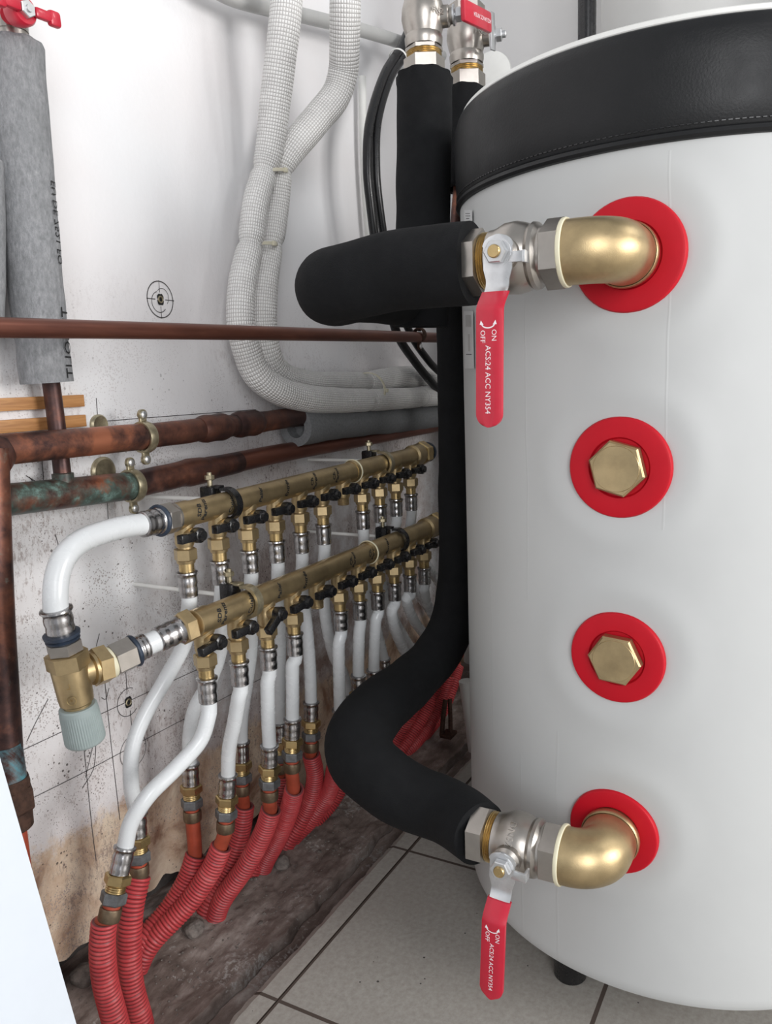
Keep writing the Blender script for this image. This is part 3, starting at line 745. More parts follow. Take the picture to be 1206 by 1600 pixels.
# left vertical pipe under the corner elbow
cuV = thing('copper_pipe', oy(30, 1200, .64), 'upright tarnished copper pipe at the left edge with blue verdigris at its foot', 'pipe')
vt = oy(-8, 735, .64)
bm = bmesh.new(); v0, v1, v2 = oy(-15, 700, .64), oy(-5, 960, .64), oy(9, 1180, .64); tube(bm, [v0, v1, v2], .0150, .006, 28, wob=.0004); fin('pipe_run', bm, 'copperleft', cuV)
bm = bmesh.new(); v3 = oy(15, 1225, .64); tube(bm, [v2-(v3-v2)*.4, v3], [.0153, .0156], .004, 28, wob=.0008); fin('verdigris_end', bm, 'copperblue', cuV)
bm = bmesh.new(); ax = (v3-v2).normalized(); lathe(bm, v3, ax, [(-.006, .0165), (0, .0175), (.006, .0168)], 28); hexa(bm, v3, ax, .004, .026, .0205, X); lathe(bm, v3, ax, [(.026, .0165), (.042, .0160), (.044, .0140)], 28); fin('compression_fitting', bm, 'rust', cuV, 30)
bm = bmesh.new(); tube(bm, [v3+ax*.040, v3+ax*.12, V((v3.x+ax.x*.12, .63, -.02))], .0095, .006, 20); fin('red_tail', bm, 'redpipe', cuV)
bm = bmesh.new(); tube(bm, [oy(-60, 708, yA), oy(-8, 706, yA), v0-Z*.012], .0165, .004, 28); fin('elbow', bm, 'copperdark', cuV)
# grey insulated riser
cuR = thing('copper_pipe', oy(98, 742, .676), 'short tarnished copper riser between the grey foam tube and the green pipe', 'pipe')
bm = bmesh.new(); r0, r1, r2 = oy(78, 585, .676), oy(88, 660, .676), oy(98, 745, .672); cyl(bm, [r0+(r0-r1)*.5, r0, r1, r2], .0086); fin('pipe', bm, 'copperdark', cuR)
yF = .664
bm = bmesh.new()
def rag2(s, tot, a): return 1+(.05*sin(a*7) if s < .004 else 0)-(.12 if s < .001 else 0)+.05*math.exp(-((s-tot*.93)/.03)**2)-.03*math.exp(-((s-tot*.70)/.02)**2)
fpts = [oy(24, 66, yF), oy(34, 200, yF), oy(46, 340, yF), oy(58, 470, yF), oy(66, 540, yF), oy(74, 598, yF)]
P = tube(bm, fpts, [.0245, .0245, .0250, .0255, .0228, .0240], .004, 44, .5, rag2, .001)
gf = tag(fin('pipe_insulation', bm, 'greyfoam'), 'worn grey foam tube on the upright pipe at the left edge', 'pipe insulation')
bm = bmesh.new(); A_, B_ = fpts[1], fpts[4]; ad = (B_-A_).normalized(); sd_ = V((.42, -.91, 0)); sd_ = (sd_-ad*sd_.dot(ad)).normalized(); td_ = ad.cross(sd_)
L_ = (B_-A_).length
def wrapf(off):
    def fn(a, b, h):
        th = b/.0255; d = sd_*cos(th)+td_*sin(th); s = off+a; c = A_+ad*s; return c+d*(.0257+h)
    return fn
text_bm(bm, 'EU DE 7521 FO', .0115, wrapf(.085)); fin('printed_lettering', bm, 'blackink', gf, 0, 'small faded black print along the grey foam')
bm = bmesh.new(); text_bm(bm, 'TUBOLIT', .0165, wrapf(.195)); fin('printed_lettering', bm, 'blackink', gf, 0, 'faded black print along the grey foam')
foam('pipe_insulation', [oy(-34, 250, .675), oy(-30, 420, .675), oy(-34, 520, .675)], .021, 'second grey foam tube cut off by the left edge of the frame', 'greyfoam', .001, 36)
# valve above the grey tube with red butterfly handle
vb = oy(18, 62, yF)
bv = thing('ball_valve', vb, 'small brass valve with red butterfly handle at the top left corner', 'ball valve')
bm = bmesh.new(); vu = (oy(10, 0, yF)-vb).normalized(); lathe(bm, vb-vu*.012, vu, [(0, .0145), (.018, .0145), (.018, .0155), (.030, .0160), (.034, .0138), (.045, .017), (.060, .0165), (.07, .013)], 36); hexa(bm, vb, vu, .066, .085, .018, X); fin('valve_body', bm, 'nickel', bv, 30)
bm = bmesh.new(); hb = oy(40, 15, yF-.045); sv = V((.0, -1, 0)); lathe(bm, vb+vu*.030, hb+Y*.02-(vb+vu*.030), [(0, .008), (.035, .008)], 20); lathe(bm, hb+Y*.016, -Y, [(0, .010), (.008, .0125), (.014, .0125), (.016, .011)], 28)
hd = (oy(84, 36, yF-.045)-oy(-10, 0, yF-.045)).normalized()
for s in (1, -1):
    q = hb-Y*.002+hd*s*.018; zz_ = hd.cross(Y).normalized(); box(bm, q, (.022, .006, .009), basis(hd, Y, hd.cross(Y)), .0025); q2 = hb-Y*.002+hd*s*.0275
    box(bm, q2, (.012, .007, .0135), basis((hd-zz_*0*s).normalized(), Y, hd.cross(Y)), .0028)
fin('butterfly_handle', bm, 'grip', bv)
bm = bmesh.new(); hexa(bm, hb, -Y, -.001, .0045, .0075, Z); lathe(bm, hb, -Y, [(.0045, .0032), (.006, .0030)], 18); fin('nut', bm, 'steel', bv, 30)
# wooden strips and copper discs on the wall
for (a, b, c, d), lb in (((-25, 631, 129, 626), 'upper short pine strip fixed to the wall at the left edge'), ((-25, 663, 132, 657), 'lower short pine strip fixed to the wall at the left edge')):
    bm = bmesh.new(); p, q = oy(a, b, WY-.004), oy(c, d, WY-.004); m_ = (p+q)/2; m_.z = q.z; box(bm, V((m_.x, WY-.0035, q.z)), ((q-p).length, .007, .0125), None, .0006); tag(fin('wood_strip', bm, 'wood'), lb, 'wood strip')
for px, py, r, lb in ((153, 664, .0115, 'small dull copper wall disc above the upper thick copper pipe'), (160, 737, .0165, 'dull copper wall disc between the two thick copper pipes')):
    bm = bmesh.new(); lathe(bm, oy(px, py, WY), -Y, [(0, r), (.003, r), (.005, r*.85), (.004, r*.5)], 36); tag(fin('wall_disc', bm, 'zincyel'), lb, 'pipe collar')
# dark grey sleeve carrying on from the upper pipe
bm = bmesh.new(); tube(bm, [oy(462, 668, .655), oy(530, 660, .655), oy(600, 657, .655), oy(690, 650, .655), oy(740, 646, .655)], [.0270, .0250, .0225, .0205, .020], .005, 36, .55, None, .0015)
tag(fin('pipe_insulation', bm, 'darkfoam'), 'dark grey foam sleeve on the pipe below the white hoses', 'pipe insulation')

# ------------------------------------------------------------------ white braided hoses
def pinch(marks, amt=.17, w=.006):
    return lambda s, tot, a: 1-sum(amt*math.exp(-((s-m*tot)/w)**2) for m in marks)
def hose(pts, rad, marks, label, m='braid'):
    bm = bmesh.new(); tube(bm, pts, rad, .0018, 40, 0, pinch(marks), .0008)
    return tag(fin('insulated_hose', bm, m), label, 'insulated hose', 'white braided hoses')
h_a = [(450, -40, .600), (446, 20, .606), (440, 75, .615), (431, 149, .630), (422, 224, .643), (413, 266, .650), (398, 325, .652), (391, 381, .654), (379, 440, .655), (376, 500, .655), (386, 549, .654), (405, 588, .650), (438, 612, .644), (483, 623, .638), (532, 626, .634), (576, 625, .632), (615, 623, .632), (658, 621, .632), (700, 619, .632)]
h_b = [(540, -40, .560), (539, 20, .568), (538, 75, .580), (536, 112, .590), (524, 150, .602), (492, 190, .620), (458, 231, .636), (439, 267, .648), (432, 325, .656), (425, 381, .658), (415, 440, .662), (412, 500, .664), (421, 556, .664), (446, 586, .664), (490, 597, .662), (536, 597, .662), (572, 597, .660), (615, 591, .656), (658, 588, .656), (700, 586, .656)]
def marks(pts, keys):
    P = [oy(*q) for q in pts]; tot = plen(P); out = []
    for k in keys: out.append(plen(P[:k+1])/tot)
    return out
hose([oy(*q) for q in h_a], [.0195]*4+[.0185, .0165, .0168, .0165, .0175, .018, .0185, .019, .019, .019, .0185, .0175, .018, .017, .017], marks(h_a, (5, 7, 15, 17)), 'front white braided hose, the one running straight up to the top edge')
hose([oy(*q) for q in h_b], [.0200]*6+[.0190, .0165, .0165, .0160, .017, .0175, .017, .016, .0155, .016, .0165, .0195, .0185, .018], marks(h_b, (7, 9, 16, 18)), 'rear white braided hose, the one bulging right before the top edge')
for px, py, y, d, rr, lb in ((426, 268, .649, (-.16, .0, 1), (.0265, .0165), 'yellowed cable tie at the fork of the white hoses'), (408, 382, .656, (-.1, 0, 1), (.0275, .0165), 'yellowed cable tie half way down the white hoses'),
                    (575, 611, .646, (1, 0, 0), (.0310, .0290), 'yellowed cable tie round the white hoses near the foam pipe')):
    c = oy(px, py, y); u, w = frame(V(d)); 
    bm = bmesh.new(); dn = V(d).normalized(); au = X-dn*X.dot(dn) if abs(dn.z) > .5 else Y; au.normalize(); aw = dn.cross(au)
    pts = []; n = 40; ra, rb = (rr[0], rr[1]) if abs(dn.z) > .5 else (rr[0], rr[1])
    R_ = []
    for k in range(n):
        a = 2*pi*k/n; R_.append([bm.verts.new(c+au*cos(a)*(ra+e)+aw*sin(a)*(rb+e)+dn*f) for e, f in ((-.0012, -.002), (.0006, -.002), (.0006, .002), (-.0012, .002))])
    for k in range(n):
        a, b = R_[k], R_[(k+1) % n]
        for j in range(4): bm.faces.new((a[j], a[(j+1) % 4], b[(j+1) % 4], b[j]))
    box(bm, c-aw*0+(-Y)*(rb+.001 if abs(dn.z) > .5 else ra+.001)+X*.004, (.006, .004, .006), None, .001)
    tag(fin('cable_tie', bm, 'tie'), lb, 'cable tie', 'cable ties')
# grey plastic pipe across the top, black cables, grey conduit
bm = bmesh.new(); tube(bm, [oy(300, -38, .665), oy(372, 0, .665), oy(480, 26, .662), oy(560, 46, .655), oy(632, 68, .640), oy(690, 88, .630)], .0098, .01, 24); tag(fin('plastic_pipe', bm, 'greypvc'), 'grey plastic pipe sloping behind the white hoses at the top', 'pipe')
for k, (dx, lb) in enumerate(((0, 'left black cable of the pair hanging beside the upright foam tube'), (15, 'right black cable of the pair hanging beside the upright foam tube'))):
    bm = bmesh.new(); y = .62-.005*k
    pts = [(650+dx*.7, 20+k*6), (626+dx*.5, 75+k*8), (600+dx*.6, 118+k*6), (578+dx*.8, 190), (574+dx*.9, 260), (579+dx*.9, 320), (590+dx, 400), (606+dx*1.1, 470), (622+dx*1.4, 525), (648+dx*1.5, 565), (672+dx*1.5, 595-4*k), (700+dx, 628)]
    tube(bm, [oy(a, b, y) for a, b in pts], .0072-.0008*k, .008, 20); tag(fin('black_cable', bm, 'rubber'), lb, 'cable', 'black cables by the foam tube')
bm = bmesh.new(); q = oy(622, 92, .617); dv = (oy(600, 118, .62)-oy(640, 66, .62)).normalized(); ring_band(bm, q, dv, .0150, .0008, 32, width=.0022); box(bm, q+V((.012, -.012, -.012)), (.005, .005, .008), None, .001); tag(fin('cable_tie', bm, 'lid'), 'white cable tie holding the two black cables at the top', 'cable tie', 'cable ties')
bm = bmesh.new(); tube(bm, [oy(566, 120, .685), oy(568, 250, .685), oy(576, 372, .685), oy(588, 480, .685)], .0062, .01, 18); tag(fin('plastic_conduit', bm, 'lid'), 'thin pale conduit on the wall left of the black cables', 'conduit')

# ------------------------------------------------------------------ the two manifolds
UYP, LYP = .57, .535
up_px = [(292, 802), (343, 786), (388, 775), (431, 763), (470, 753), (505, 743), (537, 735), (568, 727), (592, 721), (616, 715), (640, 709)]
lo_px = [(325, 975), (373, 957), (418, 938), (457, 920), (495, 904), (529, 889), (561, 875), (588, 863), (611, 853), (635, 842), (661, 830)]
zU = .5095; zL = .4045
xU = [oy(a, b, UYP).x for a, b in up_px]; xL = [oy(a, b, LYP).x for a, b in lo_px]
dU = sum((xU[i+1]-xU[i]) for i in range(10))/10; dL = sum((xL[i+1]-xL[i]) for i in range(10))/10
xU = [xU[0]+dU*i-.0065*max(0, 1-i/6) for i in range(11)]; xL = [xL[0]+dL*i-.0078*max(0, 1-i/5) for i in range(11)]
def zb(kind, x): return zU-.0050+.017*(x-xU[0]) if kind == 'u' else zL-.0010+.002*(x-xL[0])
def outlet(o, c, rot, k, closed=False):
    """one valved outlet below the bar"""
    bm = bmesh.new()
    lathe(bm, c, -Z, [(.004, .0105), (.011, .0105), (.016, .0092), (.019, .0098), (.029, .0098), (.032, .0088)], 28)
    if closed: thread(bm, c, -Z, .030, .042, .0080, .0016)
    else: lathe(bm, c, -Z, [(.031, .0078), (.036, .0078)], 20)
    lathe(bm, c-Z*.0195, -Y, [(.006, .0075), (.013, .0072), (.0145, .0062)], 24)
    sp = fin('outlet_valve', bm, 'brass', o)
    bm = bmesh.new(); q = c-Z*.0195-Y*.014
    lathe(bm, q, -Y, [(0, .0076), (.004, .0080), (.0085, .0076), (.0095, .0055), (.0125, .005)], 24)
    rot_m = Matrix.Rotation(rot, 3, 'Y')
    dx = rot_m @ (-X); dz = rot_m @ Z
    box(bm, q-Y*.0050+dx*.014, (.026, .0080, .0090), basis(dx, Y, dz), .0012)
    box(bm, q-Y*.0050-dx*.005, (.008, .0062, .0060), basis(dx, Y, dz), .0012)
    h = fin('lever_handle', bm, 'blackpl', sp)
    if not closed:
        bm = bmesh.new(); hexa(bm, c, -Z, .0340, .0465, .0118, X, .07); lathe(bm, c, -Z, [(.0460, .0100), (.0495, .0092)], 24); fin('union_nut', bm, 'brass', sp, 30)
names_u = ['SDB Parents', 'Cuisine', 'Palier', 'Entrée', 'Ch. Parents', 'Ch. Parent', '', '', '', '']
names_l = ['SDB Parents', 'Cuisine', 'Palier', 'Entrée', '', 'Ch. Parent', 'Ch. Parent', 'Bureau', '', '']
def manifold(xs, y, z, label, words, rots, closed, left_ext):
    o = thing('manifold', V((xs[0]-.02, y, z)), label, 'manifold', 'brass heating manifolds')
    kd = 'u' if y == UYP else 'l'
    x0, xj, x1 = xs[0]-.014, xs[6]+.022, xs[10]+.035
    def B(x): return V((x, y, zb(kd, x)))
    D = (B(x1)-B(x0)).normalized()
    bm = bmesh.new(); lathe(bm, B(x0), D, [(0, .0122), (.001, .0142), (.020, .0142), (.021, .0131), (xj-x0, .0131)], 40)
    for x in xs[:7]: lathe(bm, B(x), -Z, [(.002, .0122), (.012, .0112)], 28)
    bar = fin('header_bar', bm, 'brass', o)
    bm = bmesh.new(); lathe(bm, B(xj), D, [(0, .0139), (.003, .0152), (.009, .0152), (.011, .0131), (x1-xj-.03, .0131), (x1-xj-.028, .0165), (x1-xj-.006, .0168), (x1-xj, .0150)], 40)
    for x in xs[7:]: lathe(bm, B(x), -Z, [(.002, .0122), (.012, .0112)], 28)
    fin('header_bar', bm, 'brass', o, label='second section of the bar, past the joint')
    bm = bmesh.new(); ring_band(bm, B(xj+.006), D, .0156, .0010, 36, width=.0014); fin('sealing_ring', bm, 'caulk', o)
    bm = bmesh.new(); hexa(bm, B(x1), D, -.002, .018, .0195, Z); lathe(bm, B(x1), D, [(.018, .0135), (.032, .0135)], 28); fin('end_fitting', bm, 'brass2', o, 30)
    bm = bmesh.new(); ring_band(bm, B(x1+.028), D, .0145, .0018, 28, width=.003); fin('blue_ring', bm, 'pexring', o)
    for i, x in enumerate(xs): outlet(o, B(x), rots.get(i, 0.), i, i in closed)
    for i, wd_ in enumerate(words):
        if not wd_: continue
        bm = bmesh.new()
        for j, w_ in enumerate(wd_.split(' ')):
            def fn(a, b, h, j=j, xx=xs[i]+.012):
                t = a/.0131+.25; q = xx+j*.0085-b+a*.35
                return V((q, y-cos(t)*.0134, zb(kd, q)+sin(t)*.0134))
            text_bm(bm, w_, .0078, fn, 0, .25, .00022)
        fin('marker_writing', bm, 'blackink', bar, 0, 'handwritten black room name')
    return o
upm = manifold(xU, UYP, zU, 'upper brass manifold with black levers, fixed above the other on the wall', names_u, {}, {6}, 0)
lom = manifold(xL, LYP, zL, 'lower brass manifold with black levers, nearer the floor', names_l, {2: -.55, 0: -.1, 3: -.1}, {4}, 0)
# flat cast panel on each bar
# brackets holding the bars
def bracket(x, y, z, m, label, dark):
    o = thing('manifold_bracket', V((x, WY, z)), label, 'pipe clamp')
    bm = bmesh.new(); n = 22; R_ = []
    for k in range(n+1):
        a = -pi*.60+pi*1.20*k/n; d = V((0, -cos(a), sin(a)))
        R_.append([bm.verts.new(V((x+f, y, z))+d*e) for e, f in ((.0150, -.005), (.0185, -.005), (.0185, .005), (.0150, .005))])
    for a, b in zip(R_, R_[1:]):
        for j in range(4): bm.faces.new((a[j], a[(j+1) % 4], b[(j+1) % 4], b[j]))
    bm.faces.new(R_[0]); bm.faces.new(R_[-1][::-1])
    top_ = V((x, y+.012, z+.0185)); box(bm, top_, (.010, .012, .003), None, .0008); fin('strap', bm, m, o)
    bm = bmesh.new(); box(bm, V((x, y+.022, z+.004)), (.016, .018, .030), None, .002); fin('rubber_block', bm, 'blackpl', o)
    bm = bmesh.new(); lathe(bm, V((x, y+.022, z+.012)), Z, [(0, .0028), (.022, .0028)], 14); hexa(bm, V((x, y+.022, z+.012)), Z, .014, .019, .0055, X); fin('bolt', bm, 'zincyel', o, 30)
    bm = bmesh.new(); lathe(bm, V((x, y+.028, z+.004)), Y, [(0, .0024), (WY-y-.028, .0024)], 14); fin('wall_arm', bm, 'lid', o)
bracket(xU[1]+.018, UYP, zb('u', xU[1]), 'blackpl', 'black strap bracket holding the upper manifold near its left end', 1)
bracket(xL[1]+.020, LYP, zL, 'zincyel', 'yellow zinc strap bracket holding the lower manifold near its left end', 1)
bracket(xU[8]+.012, UYP, zb('u', xU[8]), 'zincyel', 'yellow zinc strap bracket holding the far end of the upper manifold', 1)
bracket(xL[8]+.012, LYP, zL, 'blackpl', 'black strap bracket holding the far end of the lower manifold', 1)

# ------------------------------------------------------------------ white pipes, their press fittings and red conduits
def sleeve(bm, p, d, L=.021, r=.0098):
    lathe(bm, p, d, [(0, r*.9), (L*.03, r*1.11), (L*.09, r*1.13), (L*.15, r*1.02), (L*.19, r*.97), (L*.26, r*.96), (L*.34, r*1.0), (L*.46, r*1.01), (L*.56, r*.96), (L*.62, r*.955), (L*.72, r*.99), (L*.82, r*1.0), (L*.90, r*.96), (L*.97, r*.98), (L, r*.90)], 28)
CL = 'red corrugated conduit rising from the floor, %s'
def circuit(kind, idx, path, fit=None, tail=None, clab='', label=''):
    """white pipe from an outlet: top sleeve, run, lower press fitting and coupling, red tail"""
    xs, y, z = (xU, UYP, zU) if kind == 'u' else (xL, LYP, zL)
    c = V((xs[idx], y, zb(kind, xs[idx])))
    pts = [c-Z*.080, c-Z*.091]+[oy(*q) for q in path]
    end = pts[-1]
    o = thing('heating_pipe', end, label, 'pipe', 'white heating pipes')
    bm = bmesh.new(); tube(bm, pts, .0081, .004, 20); fin('pipe', bm, 'pex', o)
    bm = bmesh.new(); lathe(bm, c, -Z, [(.048, .0078), (.0595, .0078)], 24); fin('barrel', bm, 'brass2', o)
    bm = bmesh.new(); sleeve(bm, c-Z*.058, -Z, .027); fin('press_sleeve', bm, 'chrome', o)
    if fit is None: return None
    d = (oy(*fit)-end).normalized(); p = end-d*.002
    bm = bmesh.new(); sleeve(bm, p, d, .026); fin('press_sleeve', bm, 'chrome', o)
    bm = bmesh.new(); hexa(bm, p, d, .026, .0355, .0130, X, .1); thread(bm, p, d, .035, .043, .0098); fin('brass_coupling', bm, 'brass2', o, 30)
    bm = bmesh.new(); hexa(bm, p, d, .0425, .0535, .0128, X, .1); fin('grey_nut', bm, 'zinc', o, 30)
    bm = bmesh.new(); lathe(bm, p, d, [(.053, .0082), (.057, .0082), (.057, .0102), (.0585, .0106), (.068, .0106), (.0695, .010)], 26); fin('crimp_ring', bm, 'bronze', o)
    tl = [p+d*.052, p+d*.070]
    if tail is not None:
        t0, t1 = oy(*tail[0]), oy(*tail[1]); bk = (Y*.003-UP*0)
        tl += [t0+(t0-t1)*.0+bk*.5, t0.lerp(t1, .45)]
    else: tl.append(p+d*.10)
    bm = bmesh.new(); tube(bm, tl, .0084, .005, 20); fin('red_pipe', bm, 'redpipe', o)
    if tail is not None: conduit([oy(*q) for q in tail], CL % clab)
    return o
def ridged(s, tot, a): return .85+.15*abs(sin(pi*s/.0041))**.7
def conduit(pts, label, r=.0126):
    d_ = (pts[-1]-pts[-2]).normalized(); e_ = pts[-1]
    pts = pts+[e_+d_*.022-Z*.010, e_+d_*.040-Z*.034]
    bm = bmesh.new(); tube(bm, pts, r, .00062, 26, .84, ridged, .0004, True)
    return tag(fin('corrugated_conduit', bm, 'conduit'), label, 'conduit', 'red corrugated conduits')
ordn = ['first', 'second', 'third', 'fourth', 'fifth', 'sixth', 'seventh', 'eighth', 'ninth', 'tenth', 'last']
def UL(i, extra=''): return 'white pipe hanging from the upper manifold, %s outlet from the left%s' % (ordn[i], extra)
def LL(i, extra=''): return 'white pipe hanging from the lower manifold, %s outlet from the left%s' % (ordn[i], extra)
circuit('l', 0, [(325, 1120, .535), (312, 1158, .540), (275, 1200, .55), (232, 1243, .56), (205, 1285, .57), (195, 1325, .575)], (178, 1400, .578), [(163, 1438, .583), (160, 1480, .585), (164, 1530, .585), (176, 1580, .583), (190, 1632, .58)], clab='nearest the left edge', label=LL(0, ', curving to the left'))
circuit('u', 0, [(294, 960, .577), (288, 1005, .585), (258, 1062, .60), (225, 1120, .61), (207, 1170, .612), (205, 1225, .612), (214, 1272, .612)], (216, 1330, .612), [(217, 1368, .613), (206, 1420, .613), (202, 1480, .612), (206, 1540, .61), (220, 1594, .605)], clab='second from the left, standing upright', label=UL(0, ', bowed to the left'))
circuit('u', 1, [(344, 960, .578), (345, 1010, .59), (330, 1060, .605), (305, 1105, .62), (296, 1150, .628), (297, 1195, .628)], (300, 1260, .628), [(306, 1335, .628), (292, 1375, .635), (265, 1420, .645), (225, 1468, .655)], clab='leaning, third from the left', label=UL(1))
circuit('l', 1, [(373, 1090, .537), (366, 1130, .55), (358, 1170, .565), (356, 1212, .575)], (353, 1280, .58), [(346, 1322, .588), (330, 1358, .60), (295, 1410, .62), (240, 1468, .645)], clab='leaning, fourth from the left', label=LL(1))
circuit('u', 2, [(390, 950, .577), (392, 1010, .59), (385, 1070, .605), (378, 1120, .615), (377, 1160, .618)], (378, 1230, .62), [(382, 1258, .622), (376, 1300, .63), (360, 1350, .64), (328, 1408, .655)], clab='fifth from the left, its rim darkened', label=UL(2))
circuit('l', 2, [(418, 1070, .537), (419, 1120, .545), (421, 1166, .55)], (421, 1240, .555), [(424, 1264, .56), (412, 1300, .575), (385, 1352, .60), (350, 1402, .63)], clab='sixth from the left, leaning left', label=LL(2))
circuit('u', 3, [(434, 940, .577), (437, 1000, .59), (436, 1070, .60), (436, 1130, .61)], (436, 1190, .612), [(441, 1208, .615), (436, 1250, .625), (420, 1310, .64), (395, 1360, .655)], clab='seventh from the left, with a torn rim', label=UL(3))
circuit('l', 3, [(457, 1040, .538), (457, 1090, .545), (457, 1124, .55)], (456, 1200, .555), [(460, 1232, .56), (452, 1265, .58), (437, 1305, .61), (415, 1345, .64)], clab='eighth from the left, narrow', label=LL(3))
circuit('u', 4, [(472, 920, .577), (479, 980, .58), (484, 1040, .585), (486, 1098, .59)], (486, 1160, .592), [(486, 1178, .60), (492, 1215, .605), (480, 1265, .625), (448, 1318, .65)], clab='ninth from the left beside the foam bend', label=UL(4))
circuit('l', 5, [(529, 1010, .537), (530, 1060, .545), (531, 1110, .55)], (531, 1160, .555), [(525, 1195, .562), (515, 1235, .59), (490, 1275, .62), (455, 1312, .65)], clab='tenth from the left, half behind the foam bend', label=LL(5))
circuit('u', 5, [(505, 900, .577), (508, 960, .585), (520, 1020, .60), (537, 1055, .61), (542, 1085, .61)], (545, 1140, .612), [(547, 1170, .612), (540, 1210, .62), (520, 1250, .635), (490, 1285, .65)], clab='eleventh from the left, behind the foam bend', label=UL(5))
circuit('l', 6, [(561, 990, .538), (560, 1030, .545), (560, 1056, .548)], (560, 1110, .552), label=LL(6))
circuit('l', 7, [(587, 970, .537), (585, 1010, .545), (584, 1048, .55)], (583, 1110, .555), label=LL(7))
circuit('u', 7, [(570, 880, .577), (576, 940, .585), (590, 990, .60), (600, 1030, .61)], (603, 1090, .612), label=UL(7))
circuit('l', 8, [(612, 955, .537), (618, 985, .548), (632, 1018, .56), (650, 1050, .565)], (668, 1090, .57), [(655, 1085, .60), (640, 1115, .61), (620, 1150, .63), (592, 1192, .65)], clab='left of the group under the diagonal foam pipe', label=LL(8, ', bending right'))
circuit('u', 8, [(592, 860, .577), (596, 910, .59), (612, 960, .61), (640, 1010, .62)], (650, 1050, .62), [(680, 1075, .60), (664, 1110, .61), (640, 1150, .625), (614, 1188, .64)], clab='second of the group under the diagonal foam pipe', label=UL(8))
circuit('l', 9, [(635, 935, .537), (642, 960, .55), (658, 985, .56), (682, 1010, .565)], (694, 1040, .57), [(700, 1055, .60), (688, 1095, .61), (665, 1140, .62), (630, 1182, .635)], clab='third of the group under the diagonal foam pipe', label=LL(9, ', bending right'))
circuit('u', 9, [(616, 840, .577), (630, 880, .59), (655, 930, .61), (690, 980, .62)], (705, 1020, .62), [(715, 1040, .61), (705, 1075, .61), (688, 1115, .62), (655, 1158, .635)], clab='right of the group under the diagonal foam pipe', label=UL(9))
circuit('l', 10, [(662, 920, .537), (668, 945, .55), (680, 965, .56), (703, 985, .57)], (715, 1015, .58), label=LL(10, ', bending right'))
circuit('u', 10, [(642, 840, .577), (662, 875, .59), (685, 910, .61), (705, 945, .62)], (715, 985, .62), label=UL(10))
CL = 'red corrugated conduit rising from the floor, %s'

# ------------------------------------------------------------------ the loop and the relief valve at the left
lp = thing('connecting_pipe', oy(92, 958, .57), 'thick white curved pipe joining the upper manifold to the brass relief valve', 'pipe')
c = V((xU[0]-.014, UYP, zb('u', xU[0])))
bm = bmesh.new(); hexa(bm, c, -X, .001, .016, .0158, Z, .06); lathe(bm, c, -X, [(-.0005, .0150), (.002, .0150)], 30); fin('union_nut', bm, 'nickel', lp, 30)
bm = bmesh.new(); ring_band(bm, c-X*.019, X, .0140, .0022, 32, width=.0025); fin('blue_ring', bm, 'pexring', lp)
bm = bmesh.new(); sleeve(bm, c-X*.018, -X, .024, .0128); fin('press_sleeve', bm, 'chrome', lp)
s0 = c-X*.040
bm = bmesh.new(); tube(bm, [s0+X*.004, oy(190, 824, .572), oy(149, 836, .572), oy(122, 849, .571), oy(101, 870, .569), oy(90, 898, .568), oy(86.5, 930, .566), oy(88, 962, .566)], .0105, .004, 28); fin('pipe', bm, 'pex', lp)
e0 = oy(87, 950, .566); dv = (oy(101, 1012, .566)-e0).normalized()
bm = bmesh.new(); sleeve(bm, e0, dv, .026, .0122); fin('press_sleeve', bm, 'chrome', lp)
bm = bmesh.new(); lathe(bm, e0, dv, [(.0225, .011), (.023, .0155), (.026, .0150), (.0275, .0125), (.029, .0145), (.031, .0125)], 30); fin('blue_ring', bm, 'pexring', lp)
bm = bmesh.new(); hexa(bm, e0, dv, .030, .041, .0155, X, .06); fin('union_nut', bm, 'nickel', lp, 30)
v0 = e0+dv*.042
rv = thing('relief_valve', v0+dv*.07, 'brass bypass valve with a ribbed grey knob hanging at the left', 'valve')
bm = bmesh.new(); hexa(bm, v0, dv, -.001, .0135, .0182, X+Y*.3, .04); lathe(bm, v0, dv, [(.013, .0158), (.040, .0150), (.046, .0145), (.048, .0120), (.056, .0120)], 40)
sd = (oy(170, 1038, .558)-oy(110, 1058, .566)).normalized()
b0 = v0+dv*.021
lathe(bm, b0, sd, [(.006, .0125), (.017, .0120), (.018, .0150), (.021, .0150)], 32); fin('valve_body', bm, 'brass', rv, 30)
bm = bmesh.new(); hexa(bm, b0, sd, .0205, .034, .0178, Z, .05); fin('side_nut', bm, 'brass', rv, 30)
bm = bmesh.new(); rr_ = []
prof = [(.050, .0150), (.0515, .0162), (.055, .0166)]+[(.057+.026*k/4, .0168+.0002*k) for k in range(5)]+[(.0845, .0172), (.086, .0160)]
u_, w_ = frame(dv); seg = 144
for t, r in prof:
    rib = .0004 if .056 < t < .0835 else 0
    rr_.append([bm.verts.new(v0+dv*t+(u_*cos(2*pi*k/seg)+w_*sin(2*pi*k/seg))*(r-(rib if k % 3 == 0 else 0))) for k in range(seg)])
for a, b in zip(rr_, rr_[1:]):
    for k in range(seg): bm.faces.new((a[k], a[(k+1) % seg], b[(k+1) % seg], b[k]))
bm.faces.new(rr_[0]); bm.faces.new(rr_[-1]); fin('knob', bm, 'greycap', rv, 25)
bm = bmesh.new()
fr = (CAM-v0); fr = (fr-dv*fr.dot(dv)).normalized(); tt = dv.cross(fr)
def bodyfn(off, lat):
    def fn(a, b, h):
        th = (a+lat)/.0155; return v0+dv*(off-b)+(fr*cos(th)-tt*sin(th)*-1)*(.0153+h)
    return fn
for k in range(24):
    pass
ring = [bodyfn(.038, .004)(.0038*cos(2*pi*k/20), .0038*sin(2*pi*k/20), .0003) for k in range(21)]; ribbon(bm, ring, .0006, fr)
